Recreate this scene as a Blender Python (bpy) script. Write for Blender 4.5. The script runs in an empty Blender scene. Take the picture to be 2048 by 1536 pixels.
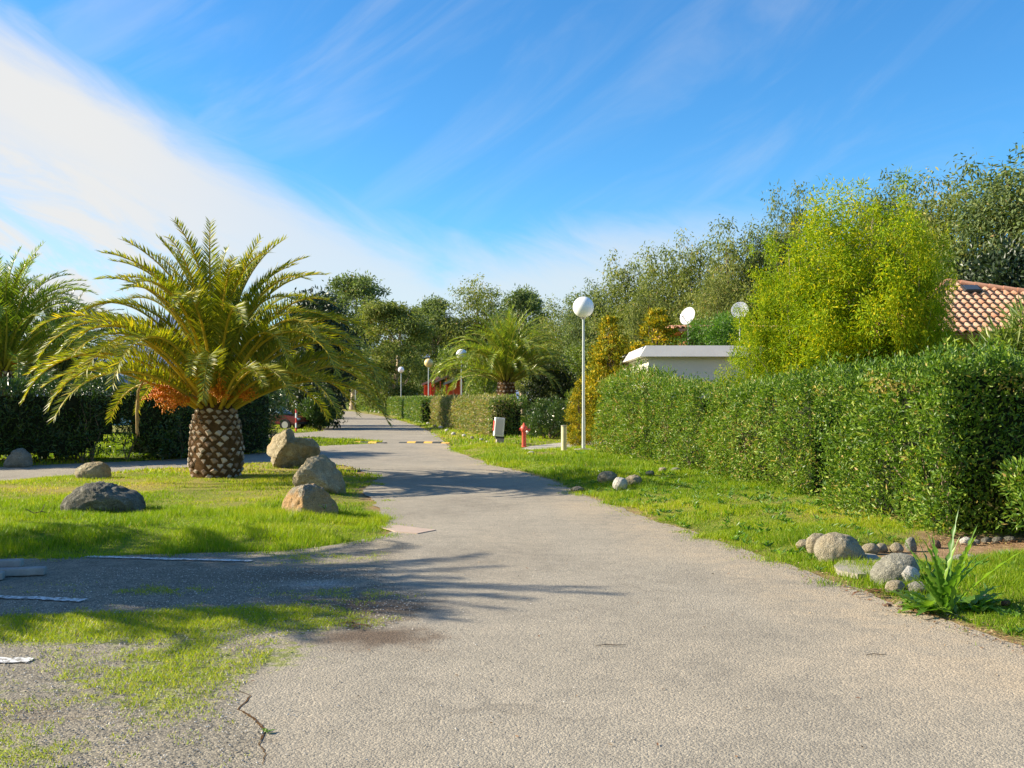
import bpy, bmesh, math, random
import numpy as np
from mathutils import Vector, Matrix, Euler, noise as mnoise
from mathutils.geometry import delaunay_2d_cdt
PI = math.pi
R = math.radians
S = bpy.context.scene
COL = S.collection

# ------------------------------------------------------------------ camera
F = 1991.0
CAMH = 1.6
PITCH = math.atan(32 / F)
cam_data = bpy.data.cameras.new('camera')
cam = bpy.data.objects.new('camera', cam_data)
COL.objects.link(cam)
cam.location = (0, 0, CAMH)
cam.rotation_euler = (R(90) + PITCH, 0, 0)
cam_data.sensor_width = 36
cam_data.lens = 36 * F / 2048
cam_data.clip_start = 0.1
cam_data.clip_end = 20000
S.camera = cam

# ------------------------------------------------------------------ sun + sky
SUN_EL = R(29)
SUN_DIR = Vector((1, -0.10, 0)).normalized()        # the way shadows fall
sun_data = bpy.data.lights.new('sun', 'SUN')
sun_data.energy = 4.75
sun_data.angle = R(0.5)
sun_data.color = (1.0, 0.885, 0.70)
sun = bpy.data.objects.new('sun', sun_data)
COL.objects.link(sun)
travel = Vector((SUN_DIR.x * math.cos(SUN_EL), SUN_DIR.y * math.cos(SUN_EL), -math.sin(SUN_EL)))
sun.rotation_euler = travel.to_track_quat('-Z', 'Y').to_euler()
sun.location = (-30, 0, 30)

world = bpy.data.worlds.new('World')
S.world = world
world.use_nodes = True
wt = world.node_tree
wt.nodes.clear()


def N(t, kind, **kw):
    n = t.nodes.new(kind)
    for k, v in kw.items():
        setattr(n, k, v)
    return n


class T:
    """small helper to write node maths"""
    def __init__(s, tree): s.t = tree
    def L(s, a, b): s.t.links.new(a, b)
    def put(s, sock, v):
        if hasattr(v, 'is_output'): s.L(v, sock)
        else: sock.default_value = v
    def m(s, op, a, b=0.0, c=None, clamp=False):
        n = N(s.t, 'ShaderNodeMath', operation=op, use_clamp=clamp)
        s.put(n.inputs[0], a); s.put(n.inputs[1], b)
        if c is not None: s.put(n.inputs[2], c)
        return n.outputs[0]
    def mix(s, f, a, b, blend='MIX'):
        n = N(s.t, 'ShaderNodeMix', data_type='RGBA', blend_type=blend)
        s.put(n.inputs['Factor'], f)
        s.put(n.inputs[6], a if hasattr(a, 'is_output') else (*a, 1) if len(a) == 3 else a)
        s.put(n.inputs[7], b if hasattr(b, 'is_output') else (*b, 1) if len(b) == 3 else b)
        return n.outputs[2]
    def noise(s, vec, scale, detail=3, rough=0.55, dist=0.0):
        n = N(s.t, 'ShaderNodeTexNoise')
        if vec is not None: s.L(vec, n.inputs['Vector'])
        n.inputs['Scale'].default_value = scale
        n.inputs['Detail'].default_value = detail
        n.inputs['Roughness'].default_value = rough
        n.inputs['Distortion'].default_value = dist
        return n.outputs['Fac']
    def ramp(s, f, pts, interp='LINEAR'):
        n = N(s.t, 'ShaderNodeValToRGB')
        n.color_ramp.interpolation = interp
        e = n.color_ramp.elements
        while len(e) > 1: e.remove(e[-1])
        e[0].position = pts[0][0]; e[0].color = (*pts[0][1], 1)
        for p, c in pts[1:]:
            k = e.new(p); k.color = (*c, 1)
        s.put(n.inputs[0], f)
        return n.outputs[0]
    def smooth(s, f, a, b):
        n = N(s.t, 'ShaderNodeMapRange', interpolation_type='SMOOTHSTEP')
        s.put(n.inputs[0], f)
        n.inputs[1].default_value = a; n.inputs[2].default_value = b
        n.inputs[3].default_value = 0; n.inputs[4].default_value = 1
        return n.outputs[0]


w = T(wt)
sky = N(wt, 'ShaderNodeTexSky', sky_type='NISHITA')
sky.sun_disc = False
sky.sun_elevation = SUN_EL
sky.sun_rotation = math.atan2(-SUN_DIR.x, -SUN_DIR.y)
sky.altitude = 0
sky.air_density = 1.0
sky.dust_density = 0.35
sky.ozone_density = 2.5
hs = N(wt, 'ShaderNodeHueSaturation')
hs.inputs['Saturation'].default_value = 1.2
hs.inputs['Value'].default_value = 1.0
w.L(sky.outputs[0], hs.inputs['Color'])
tc = N(wt, 'ShaderNodeTexCoord')
sp = N(wt, 'ShaderNodeSeparateXYZ'); w.L(tc.outputs['Generated'], sp.inputs[0])
az = w.m('MULTIPLY', w.m('ARCTAN2', sp.outputs[0], sp.outputs[1]), 180 / PI)      # degrees, 0 = +Y, + to the right
el = w.m('MULTIPLY', w.m('ARCSINE', sp.outputs[2]), 180 / PI)
# streak coordinates: along / across the wind
ang = R(-24)
def rot(a, b, t):
    return (w.m('ADD', w.m('MULTIPLY', a, math.cos(t)), w.m('MULTIPLY', b, math.sin(t))),
            w.m('ADD', w.m('MULTIPLY', a, -math.sin(t)), w.m('MULTIPLY', b, math.cos(t))))
u1, v1 = rot(az, el, ang)
cv = N(wt, 'ShaderNodeCombineXYZ'); w.L(w.m('MULTIPLY', u1, 0.030), cv.inputs[0]); w.L(w.m('MULTIPLY', v1, 0.11), cv.inputs[1])
n_big = w.noise(cv.outputs[0], 1.0, 6, 0.55, 0.6)
cv2 = N(wt, 'ShaderNodeCombineXYZ'); w.L(w.m('MULTIPLY', u1, 0.10), cv2.inputs[0]); w.L(w.m('MULTIPLY', v1, 0.42), cv2.inputs[1])
n_fine = w.noise(cv2.outputs[0], 1.0, 7, 0.62, 0.9)
u2, v2 = rot(az, el, R(33))
cv3 = N(wt, 'ShaderNodeCombineXYZ'); w.L(w.m('MULTIPLY', u2, 0.045), cv3.inputs[0]); w.L(w.m('MULTIPLY', v2, 0.22), cv3.inputs[1]); cv3.inputs[2].default_value = 3.3
n_wisp = w.noise(cv3.outputs[0], 1.0, 7, 0.58, 1.0)
# bank of cloud: upper edge rises to the left
leftness = w.m('MINIMUM', w.m('MAXIMUM', w.m('SUBTRACT', -4.0, az), 0.0), 45.0)
rightness = w.m('MINIMUM', w.m('MAXIMUM', w.m('ADD', az, 4.0), 0.0), 40.0)
edge = w.m('ADD', w.m('ADD', 8.6, w.m('MULTIPLY', leftness, 0.43)), w.m('MULTIPLY', w.m('MINIMUM', rightness, 18.0), 0.10))
below = w.m('SUBTRACT', edge, el)
below = w.m('ADD', below, w.m('MULTIPLY', w.m('SUBTRACT', n_big, 0.5), 7.0))
below = w.m('ADD', below, w.m('MULTIPLY', w.m('SUBTRACT', n_fine, 0.5), 3.5))
bank = w.smooth(below, -1.6, 2.8)
thick = w.m('ADD', 0.72, w.m('MULTIPLY', w.smooth(leftness, 4, 20), 0.26))
thin_r = w.m('SUBTRACT', 1.0, w.m('MULTIPLY', w.smooth(rightness, 9, 26), 0.75))
inner = w.m('SUBTRACT', 1.0, w.m('MULTIPLY', w.m('MULTIPLY', w.smooth(below, 4.0, 9.0), w.smooth(n_fine, 0.62, 0.36)), 0.55))
bank = w.m('MULTIPLY', w.m('MULTIPLY', w.m('MULTIPLY', bank, thick), thin_r), inner)
wisp = w.m('MULTIPLY', w.smooth(n_wisp, 0.42, 0.84), 0.22)
cloud = w.m('MAXIMUM', bank, wisp, clamp=True)
SKY_S = 0.077
skyc = w.mix(1.0, hs.outputs[0], (0.56, 0.97, 1.16), 'MULTIPLY')
col = w.mix(cloud, skyc, (4.5, 4.5, 4.45))
bg = N(wt, 'ShaderNodeBackground'); w.L(col, bg.inputs[0]); bg.inputs[1].default_value = SKY_S
wo = N(wt, 'ShaderNodeOutputWorld'); w.L(bg.outputs[0], wo.inputs[0])

S.view_settings.view_transform = 'Standard'
S.view_settings.look = 'None'
S.view_settings.gamma = 1
S.view_settings.use_curve_mapping = False
S.view_settings.exposure = 1.30
S.render.engine = 'CYCLES'
S.cycles.max_bounces = 6
S.cycles.diffuse_bounces = 3
S.cycles.transmission_bounces = 3
S.cycles.caustics_reflective = False
S.cycles.caustics_refractive = False

# ------------------------------------------------------------------ helpers
CA, SA = math.cos(PITCH), math.sin(PITCH)


def ray(x, y):
    u = (x - 1024) / F; v = (768 - y) / F
    return Vector((u, CA - v * SA, SA + v * CA))


def G(x, y, z=0.0):
    """a point of the photograph (2048 x 1536) on the plane at height z"""
    d = ray(x, y)
    k = (z - CAMH) / d.z
    return Vector((d.x * k, d.y * k, z))


def D(x, y, depth):
    d = ray(x, y)
    k = depth / d.y
    return Vector((d.x * k, depth, CAMH + d.z * k))


PERM = np.random.RandomState(7).rand(512, 512)


def vn(x, y):
    xi = np.floor(x).astype(int); yi = np.floor(y).astype(int)
    fx = x - xi; fy = y - yi
    fx = fx * fx * (3 - 2 * fx); fy = fy * fy * (3 - 2 * fy)
    a = PERM[xi % 512, yi % 512]; b = PERM[(xi + 1) % 512, yi % 512]
    c = PERM[xi % 512, (yi + 1) % 512]; d = PERM[(xi + 1) % 512, (yi + 1) % 512]
    return (a * (1 - fx) + b * fx) * (1 - fy) + (c * (1 - fx) + d * fx) * fy


def fbm(x, y, s=1.0, o=4, off=0.0):
    x = np.asarray(x, float); y = np.asarray(y, float)
    r = 0; a = .5; t = 0
    for i in range(o):
        r = r + a * vn(x * s + off + 17 * i, y * s + off * 1.7 + 31 * i); t += a
        a *= .5; s *= 2.03
    return r / t


def sstep(x, a, b):
    t = np.clip((x - a) / (b - a), 0, 1)
    return t * t * (3 - 2 * t)


def in_poly(x, y, poly):
    x = np.asarray(x); y = np.asarray(y)
    r = np.zeros(x.shape, bool)
    n = len(poly)
    for i in range(n):
        x0, y0 = poly[i]; x1, y1 = poly[(i + 1) % n]
        if y0 == y1: continue
        c = ((y0 > y) != (y1 > y)) & (x < (x1 - x0) * (y - y0) / (y1 - y0) + x0)
        r ^= c
    return r


def dist_poly(x, y, poly, closed=True):
    x = np.asarray(x, float); y = np.asarray(y, float)
    d = np.full(x.shape, 1e9)
    n = len(poly)
    for i in range(n if closed else n - 1):
        x0, y0 = poly[i]; x1, y1 = poly[(i + 1) % n]
        dx, dy = x1 - x0, y1 - y0
        L2 = dx * dx + dy * dy + 1e-12
        t = np.clip(((x - x0) * dx + (y - y0) * dy) / L2, 0, 1)
        d = np.minimum(d, (x - x0 - t * dx) ** 2 + (y - y0 - t * dy) ** 2)
    return np.sqrt(d)


def mk(name, V, Fc, mat=None, parent=None, attrs=None, smooth=False, loc=None):
    """mesh object from arrays; Fc is (M,3) or (M,4) or a list of such"""
    me = mesh_np(name, V, Fc, mat, attrs, smooth)
    o = bpy.data.objects.new(name, me)
    COL.objects.link(o)
    if parent: o.parent = parent
    if loc is not None: o.location = loc
    return o


def mesh_np(name, V, Fc, mat=None, attrs=None, smooth=False):
    me = bpy.data.meshes.new(name)
    V = np.asarray(V, np.float32)
    if not isinstance(Fc, list): Fc = [Fc]
    Fc = [np.asarray(f, np.int32) for f in Fc if len(f)]
    idx = np.concatenate([f.ravel() for f in Fc])
    tot = np.concatenate([np.full(len(f), f.shape[1], np.int32) for f in Fc])
    start = np.concatenate([[0], np.cumsum(tot)[:-1]]).astype(np.int32)
    me.vertices.add(len(V)); me.vertices.foreach_set('co', V.ravel())
    me.loops.add(len(idx)); me.loops.foreach_set('vertex_index', idx)
    me.polygons.add(len(tot)); me.polygons.foreach_set('loop_start', start)
    me.polygons.foreach_set('use_smooth', np.full(len(tot), bool(smooth)))
    me.update(calc_edges=True)
    if attrs:
        for k, a in attrs.items():
            at = me.attributes.new(k, 'FLOAT', 'POINT')
            at.data.foreach_set('value', np.asarray(a, np.float32))
    if mat: me.materials.append(mat)
    return me


def tag(o, label=None, cat=None, group=None, kind=None):
    if label: o['label'] = label
    if cat: o['category'] = cat
    if group: o['group'] = group
    if kind: o['kind'] = kind
    return o


def thing(name, label, cat, loc=(0, 0, 0), rot=0, group=None):
    o = bpy.data.objects.new(name, None)
    o.empty_display_size = .2
    COL.objects.link(o)
    o.location = loc; o.rotation_euler = (0, 0, rot)
    return tag(o, label, cat, group)


def link_mesh(name, me, parent=None, loc=None, rot=None, scale=None):
    o = bpy.data.objects.new(name, me)
    COL.objects.link(o)
    if parent: o.parent = parent
    if loc is not None: o.location = loc
    if rot is not None: o.rotation_euler = rot
    if scale is not None: o.scale = scale if hasattr(scale, '__len__') else (scale,) * 3
    return o


class MB:
    """collects simple solids"""
    def __init__(s): s.bm = bmesh.new()
    def box(s, c, size, rot=None, bevel=0):
        r = bmesh.ops.create_cube(s.bm, size=1)
        M = Matrix.Translation(c) @ (rot.to_4x4() if rot else Matrix()) @ Matrix.Diagonal((*size, 1))
        bmesh.ops.transform(s.bm, matrix=M, verts=r['verts'])
        if bevel:
            es = list({e for v in r['verts'] for e in v.link_edges})
            bmesh.ops.bevel(s.bm, geom=es, offset=bevel, segments=2, affect='EDGES', profile=.6)
        return s
    def cyl(s, a, b, r0, r1=None, n=16, cap=True):
        a = Vector(a); b = Vector(b); d = b - a
        r1 = r0 if r1 is None else r1
        M = Matrix.Translation((a + b) / 2) @ d.to_track_quat('Z', 'Y').to_matrix().to_4x4()
        bmesh.ops.create_cone(s.bm, cap_ends=cap, segments=n, radius1=r0, radius2=r1, depth=d.length, matrix=M)
        return s
    def lathe(s, prof, n=20, loc=(0, 0, 0)):
        rings = []
        for r, z in prof:
            rings.append([s.bm.verts.new((loc[0] + r * math.cos(2 * PI * i / n), loc[1] + r * math.sin(2 * PI * i / n), loc[2] + z)) for i in range(n)])
        for a, b in zip(rings, rings[1:]):
            for i in range(n):
                s.bm.faces.new((a[i], a[(i + 1) % n], b[(i + 1) % n], b[i]))
        s.bm.faces.new(rings[0][::-1]); s.bm.faces.new(rings[-1])
        return s
    def sph(s, c, r, n=20, scale=(1, 1, 1)):
        M = Matrix.Translation(c) @ Matrix.Diagonal((*scale, 1))
        bmesh.ops.create_uvsphere(s.bm, u_segments=n, v_segments=n // 2 + 2, radius=r, matrix=M)
        return s
    def poly(s, pts):
        vs = [s.bm.verts.new(p) for p in pts]
        s.bm.faces.new(vs); return s
    def prism(s, pts, vec):
        """closed solid: outline pts swept along vec"""
        a = [s.bm.verts.new(p) for p in pts]
        b = [s.bm.verts.new(Vector(p) + Vector(vec)) for p in pts]
        n = len(a)
        s.bm.faces.new(a[::-1]); s.bm.faces.new(b)
        for i in range(n):
            s.bm.faces.new((a[i], a[(i + 1) % n], b[(i + 1) % n], b[i]))
        return s
    def build(s, name, mat, parent=None, smooth=False, loc=None):
        bmesh.ops.recalc_face_normals(s.bm, faces=s.bm.faces)
        me = bpy.data.meshes.new(name); s.bm.to_mesh(me); s.bm.free()
        if smooth:
            me.polygons.foreach_set('use_smooth', np.ones(len(me.polygons), bool))
            try: me.set_sharp_from_angle(angle=R(40))
            except Exception: pass
        me.materials.append(mat)
        o = bpy.data.objects.new(name, me); COL.objects.link(o)
        if parent: o.parent = parent
        if loc is not None: o.location = loc
        return o


# ------------------------------------------------------------------ materials
def new_mat(name):
    m = bpy.data.materials.new(name); m.use_nodes = True
    t = m.node_tree; t.nodes.clear()
    h = T(t)
    h.out = N(t, 'ShaderNodeOutputMaterial')
    h.mat = m
    return h


def principled(h, col, rough=.7, spec=.5, bump=None, bstr=.3, bdist=.02, metal=0):
    p = N(h.t, 'ShaderNodeBsdfPrincipled')
    h.put(p.inputs['Base Color'], col if hasattr(col, 'is_output') else (*col, 1))
    h.put(p.inputs['Roughness'], rough)
    h.put(p.inputs['Metallic'], metal)
    p.inputs['Specular IOR Level'].default_value = spec
    if bump is not None:
        b = N(h.t, 'ShaderNodeBump'); b.inputs['Strength'].default_value = bstr
        b.inputs['Distance'].default_value = bdist
        h.L(bump, b.inputs['Height']); h.L(b.outputs[0], p.inputs['Normal'])
    h.L(p.outputs[0], h.out.inputs[0])
    return p


def objco(h):
    return N(h.t, 'ShaderNodeTexCoord').outputs['Object']


def attr(h, name):
    return N(h.t, 'ShaderNodeAttribute', attribute_name=name).outputs['Fac']


def leafmat(name, stops, rough=.45, transl=.35, tmul=(1.5, 1.6, .6), spec=.5):
    h = new_mat(name)
    c = h.ramp(attr(h, 'v'), stops)
    p = N(h.t, 'ShaderNodeBsdfPrincipled')
    h.L(c, p.inputs['Base Color']); p.inputs['Roughness'].default_value = rough
    p.inputs['Specular IOR Level'].default_value = spec
    tr = N(h.t, 'ShaderNodeBsdfTranslucent')
    h.L(h.mix(1.0, c, tmul, 'MULTIPLY'), tr.inputs[0])
    mx = N(h.t, 'ShaderNodeMixShader'); mx.inputs[0].default_value = transl
    h.L(p.outputs[0], mx.inputs[1]); h.L(tr.outputs[0], mx.inputs[2])
    h.L(mx.outputs[0], h.out.inputs[0])
    return h.mat


def plain(name, col, rough=.6, spec=.5, var=.15, scale=6, bstr=.15, metal=0):
    h = new_mat(name)
    co = objco(h)
    n = h.noise(co, scale, 5)
    n2 = h.noise(co, scale * 9, 3)
    f = h.m('ADD', h.m('MULTIPLY', n, .7), h.m('MULTIPLY', n2, .3))
    a = tuple(c * (1 - var) for c in col); b = tuple(min(1, c * (1 + var)) for c in col)
    c = h.ramp(f, [(.3, a), (.7, b)])
    principled(h, c, rough, spec, n2, bstr, .01, metal)
    return h.mat


M = {}
M['grass'] = leafmat('grass_blades', [(0, (.07, .14, .010)), (.35, (.17, .27, .009)), (.7, (.30, .37, .010)), (.86, (.42, .38, .03)), (1, (.52, .40, .14))], .5, .4, (1.3, 1.4, .5), .25)
M['hedge'] = leafmat('hedge_leaves', [(0, (.022, .06, .008)), (.35, (.06, .13, .012)), (.65, (.15, .25, .022)), (.88, (.32, .40, .06)), (1, (.42, .28, .10))], .42, .3, (1.5, 1.6, .6), .32)
M['hedge_far'] = leafmat('clipped_hedge_leaves', [(0, (.05, .10, .02)), (.5, (.12, .20, .035)), (.8, (.22, .27, .06)), (1, (.36, .27, .13))], .45, .3)
M['hedge_dry'] = leafmat('browned_hedge_leaves', [(0, (.06, .11, .02)), (.35, (.15, .22, .05)), (.6, (.27, .27, .09)), (1, (.42, .29, .17))], .5, .3)
M['oleander'] = leafmat('oleander_leaves', [(0, (.02, .045, .012)), (.6, (.05, .10, .018)), (.9, (.11, .18, .03)), (1, (.2, .22, .06))], .28, .2)
M['euc'] = leafmat('eucalyptus_leaves', [(0, (.06, .09, .025)), (.45, (.17, .205, .05)), (.8, (.29, .31, .08)), (1, (.46, .30, .13))], .62, .3, (1.5, 1.6, .6), .22)
M['euc_blue'] = leafmat('blue_gum_leaves', [(0, (.05, .085, .035)), (.45, (.13, .175, .065)), (.85, (.22, .27, .09)), (1, (.38, .27, .12))], .65, .28, (1.5, 1.6, .6), .2)
M['oak'] = leafmat('dark_evergreen_leaves', [(0, (.012, .025, .01)), (.7, (.03, .055, .015)), (1, (.06, .09, .025))], .45, .15)
M['bright'] = leafmat('bright_tree_leaves', [(0, (.06, .11, .015)), (.5, (.14, .20, .03)), (1, (.26, .28, .05))], .45, .35)
M['mimosa'] = leafmat('mimosa_foliage', [(0, (.07, .14, .008)), (.4, (.19, .30, .010)), (.75, (.38, .44, .010)), (1, (.68, .54, .015))], .6, .42, (1.3, 1.3, .4), .15)
M['gold'] = leafmat('golden_conifer_sprays', [(0, (.10, .15, .012)), (.4, (.24, .26, .015)), (.75, (.52, .40, .02)), (1, (.78, .48, .03))], .6, .25, (1.3, 1.1, .4), .15)
M['frond'] = leafmat('palm_leaflets', [(0, (.06, .10, .016)), (.45, (.15, .19, .018)), (.8, (.30, .30, .02)), (1, (.52, .40, .04))], .48, .36, (1.5, 1.5, .4))
M['frond_mid'] = leafmat('palm_leaflets_green', [(0, (.06, .11, .02)), (.45, (.14, .21, .025)), (.8, (.26, .31, .03)), (1, (.40, .36, .06))], .38, .32)
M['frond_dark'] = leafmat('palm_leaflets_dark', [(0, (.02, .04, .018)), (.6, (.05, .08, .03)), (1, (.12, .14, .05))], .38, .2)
M['rachis'] = plain('palm_rib', (.42, .38, .07), .45, .4, .2)
M['date'] = leafmat('palm_dates', [(0, (.50, .13, .010)), (.5, (.80, .25, .012)), (1, (.88, .40, .03))], .5, .1, (1, .8, .5), .3)
M['weed'] = leafmat('weed_leaves', [(0, (.04, .10, .012)), (.5, (.09, .20, .02)), (1, (.20, .32, .04))], .4, .4)
M['litter'] = leafmat('dry_leaf_litter', [(0, (.12, .05, .025)), (.5, (.25, .13, .06)), (1, (.5, .38, .22))], .7, .1, (1, 1, 1), .2)
M['bark'] = plain('bark', (.16, .12, .085), .9, .2, .45, 3, .6)
M['pale_bark'] = plain('pale_eucalyptus_bark', (.42, .33, .24), .8, .2, .35, 2.5, .3)
M['twig'] = plain('twigs', (.20, .15, .10), .85, .2, .3, 8, .3)
M['hedge_core'] = plain('hedge_wood_and_shaded_leaves', (.020, .026, .012), .9, .1, .5, 9, .8)  # near-black tone stands in for the shade deep inside a hedge
M['white_plaster'] = plain('cream_plaster', (.72, .70, .62), .85, .2, .05, 1.2, .15)
M['fascia'] = plain('grey_fascia', (.52, .50, .46), .8, .2, .08, 2, .1)
M['pole'] = plain('galvanised_pole', (.46, .50, .48), .45, .5, .08, 4, .05, .2)
M['globe'] = plain('opal_globe', (.86, .86, .84), .28, .5, .02, 2, .0)
M['globe_cream'] = plain('yellowed_globe', (.82, .58, .26), .32, .5, .05, 2, .0)
M['hydrant'] = plain('red_hydrant_paint', (.58, .085, .05), .45, .5, .15, 8, .1)
M['metal'] = plain('bare_metal', (.55, .53, .50), .4, .5, .1, 8, .1, .6)
M['cabinet'] = plain('pale_plastic', (.66, .66, .62), .5, .4, .06, 5, .05)
M['dark'] = plain('dark_plastic', (.03, .03, .032), .5, .4, .2, 5, .05)
M['redp'] = plain('red_plastic', (.62, .06, .05), .45, .5, .08, 5, .05)
M['whitep'] = plain('white_paint_thing', (.8, .8, .78), .5, .5, .05, 5, .05)
M['post'] = plain('cream_timber', (.62, .54, .32), .75, .3, .2, 6, .3)
M['slab'] = plain('pinkish_slab', (.40, .31, .25), .9, .2, .15, 5, .3)
M['post_dry'] = plain('dried_frond', (.38, .27, .13), .85, .2, .25, 9, .3)
M['concrete'] = plain('concrete', (.30, .27, .22), .9, .2, .15, 5, .3)
M['redhouse'] = plain('red_painted_wall', (.62, .10, .03), .75, .3, .1, 2, .1)
M['redframe'] = plain('orange_red_trim', (.66, .15, .07), .7, .3, .1, 2, .1)
M['wood'] = plain('brown_boards', (.22, .09, .03), .7, .3, .25, 4, .3)
M['glass'] = plain('dark_window_glass', (.05, .06, .07), .08, .6, .1, 2, .0)
M['greyroof'] = plain('mauve_grey_roof', (.28, .25, .28), .8, .2, .1, 3, .2)
M['dish'] = plain('white_dish', (.82, .82, .84), .4, .5, .03, 3, 0)
M['carpaint'] = plain('red_car_paint', (.16, .025, .022), .2, .6, .03, 3, 0)
M['carglass'] = plain('windscreen', (.30, .42, .50), .05, 1.0, .05, 3, 0)  # pale blue base colour stands in for the reflected sky
M['tyre'] = plain('rubber', (.02, .02, .02), .8, .3, .2, 8, .2)
M['greywood'] = plain('weathered_timber', (.26, .26, .25), .85, .2, .25, 7, .5)
M['yellow'] = plain('yellow_paint', (.72, .42, .08), .6, .3, .15, 9, .3)
M['black'] = plain('black_rubber', (.05, .055, .05), .7, .3, .25, 9, .4)

# terracotta tiles, one tone per tile
h = new_mat('terracotta_tiles')
oi = N(h.t, 'ShaderNodeObjectInfo').outputs['Random']
co = objco(h)
n = h.noise(co, 14, 4)
c = h.ramp(oi, [(0, (.52, .24, .14)), (.35, (.58, .31, .18)), (.6, (.62, .42, .28)), (.8, (.58, .29, .19)), (1, (.66, .47, .33))])
c = h.mix(h.smooth(n, .5, .72), c, (.28, .22, .16))
principled(h, c, .85, .2, n, .3, .01)
M['tile'] = h.mat
h = new_mat('terracotta_ridge')
n = h.noise(objco(h), 9, 4)
principled(h, h.ramp(n, [(.3, (.42, .20, .12)), (.7, (.58, .30, .19))]), .85, .2, n, .3, .01)
M['ridge'] = h.mat


def stone_mat(name, dark, mid, light, warm=None, warm_amt=.3, lichen=.35, scale=1.0):
    h = new_mat(name)
    co = objco(h)
    n1 = h.noise(co, 2.2 * scale, 6, .6, .4)
    n2 = h.noise(co, 14 * scale, 6, .65)
    n3 = h.noise(co, 70 * scale, 3, .6)
    c = h.ramp(h.m('ADD', h.m('MULTIPLY', n1, .55), h.m('MULTIPLY', n2, .45)), [(.32, dark), (.48, mid), (.68, light)])
    if warm:
        wv = N(h.t, 'ShaderNodeMapping'); h.L(co, wv.inputs[0]); wv.inputs['Location'].default_value = (3.1, 1.7, 5)
        nw = h.noise(wv.outputs[0], 1.9 * scale, 4)
        c = h.mix(h.m('MULTIPLY', h.smooth(nw, .47, .60), warm_amt), c, warm)
    lv = N(h.t, 'ShaderNodeMapping'); h.L(co, lv.inputs[0]); lv.inputs['Location'].default_value = (9, 4, 2)
    nl = h.noise(lv.outputs[0], 5 * scale, 8, .7)
    c = h.mix(h.m('MULTIPLY', h.smooth(nl, .56, .64), lichen), c, tuple(min(.6, v * 1.35 + .04) for v in light))
    nd = h.noise(lv.outputs[0], 8 * scale, 8, .75, .5)
    c = h.mix(h.m('MULTIPLY', h.smooth(nd, .57, .66), lichen), c, tuple(v * .6 for v in dark))
    c = h.mix(.7, c, h.ramp(n3, [(.35, (.55, .55, .55)), (.65, (1.35, 1.35, 1.35))]), 'MULTIPLY')
    vv = N(h.t, 'ShaderNodeTexVoronoi'); h.L(co, vv.inputs['Vector']); vv.inputs['Scale'].default_value = 7 * scale
    bh = h.m('ADD', h.m('ADD', n2, h.m('MULTIPLY', n3, .5)), h.m('MULTIPLY', vv.outputs['Distance'], .5))
    principled(h, c, .92, .2, bh, 1.0, .045)
    return h.mat


M['st_grey'] = stone_mat('grey_lichened_granite', (.065, .062, .05), (.13, .125, .10), (.25, .235, .20), None, 0, .7)
M['st_tan'] = stone_mat('tan_granite', (.17, .145, .09), (.32, .27, .175), (.47, .41, .29), (.46, .32, .15), .5, .5)
M['st_orange'] = stone_mat('rust_stained_granite', (.12, .11, .09), (.24, .22, .17), (.38, .34, .27), (.50, .27, .08), .62, .6, 1.2)
M['st_cream'] = stone_mat('cream_river_stone', (.23, .20, .13), (.35, .31, .22), (.46, .41, .31), (.40, .30, .17), .3, .25, 2)
M['st_white'] = stone_mat('white_painted_stone', (.54, .52, .46), (.66, .64, .58), (.74, .72, .67), (.5, .42, .28), .3, .1, 2)
M['st_pale'] = stone_mat('pale_grey_stone', (.17, .165, .13), (.25, .24, .19), (.34, .33, .27), None, 0, .4, 1.5)
M['st_brown'] = stone_mat('brown_stone', (.16, .10, .07), (.24, .15, .10), (.34, .22, .15), None, 0, .2, 3)

# ground: soil between the blades
h = new_mat('lawn_soil')
co = objco(h)
n1 = h.noise(co, .8, 5); n2 = h.noise(co, 9, 6, .7); n3 = h.noise(co, 60, 4, .7)
c = h.ramp(h.m('ADD', h.m('MULTIPLY', n1, .5), h.m('MULTIPLY', n2, .5)), [(.36, (.10, .14, .02)), (.5, (.16, .20, .025)), (.66, (.26, .24, .06))])
c = h.mix(h.m('MULTIPLY', attr(h, 'dry'), .7), c, (.34, .25, .10))
c = h.mix(attr(h, 'soil'), c, h.ramp(n2, [(.3, (.20, .12, .06)), (.7, (.38, .26, .15))]))
c = h.mix(.45, c, h.ramp(n3, [(.3, (.55, .55, .55)), (.7, (1.35, 1.35, 1.35))]), 'MULTIPLY')
principled(h, c, .95, .1, h.m('ADD', n2, n3), .6, .03)
M['ground'] = h.mat


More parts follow.
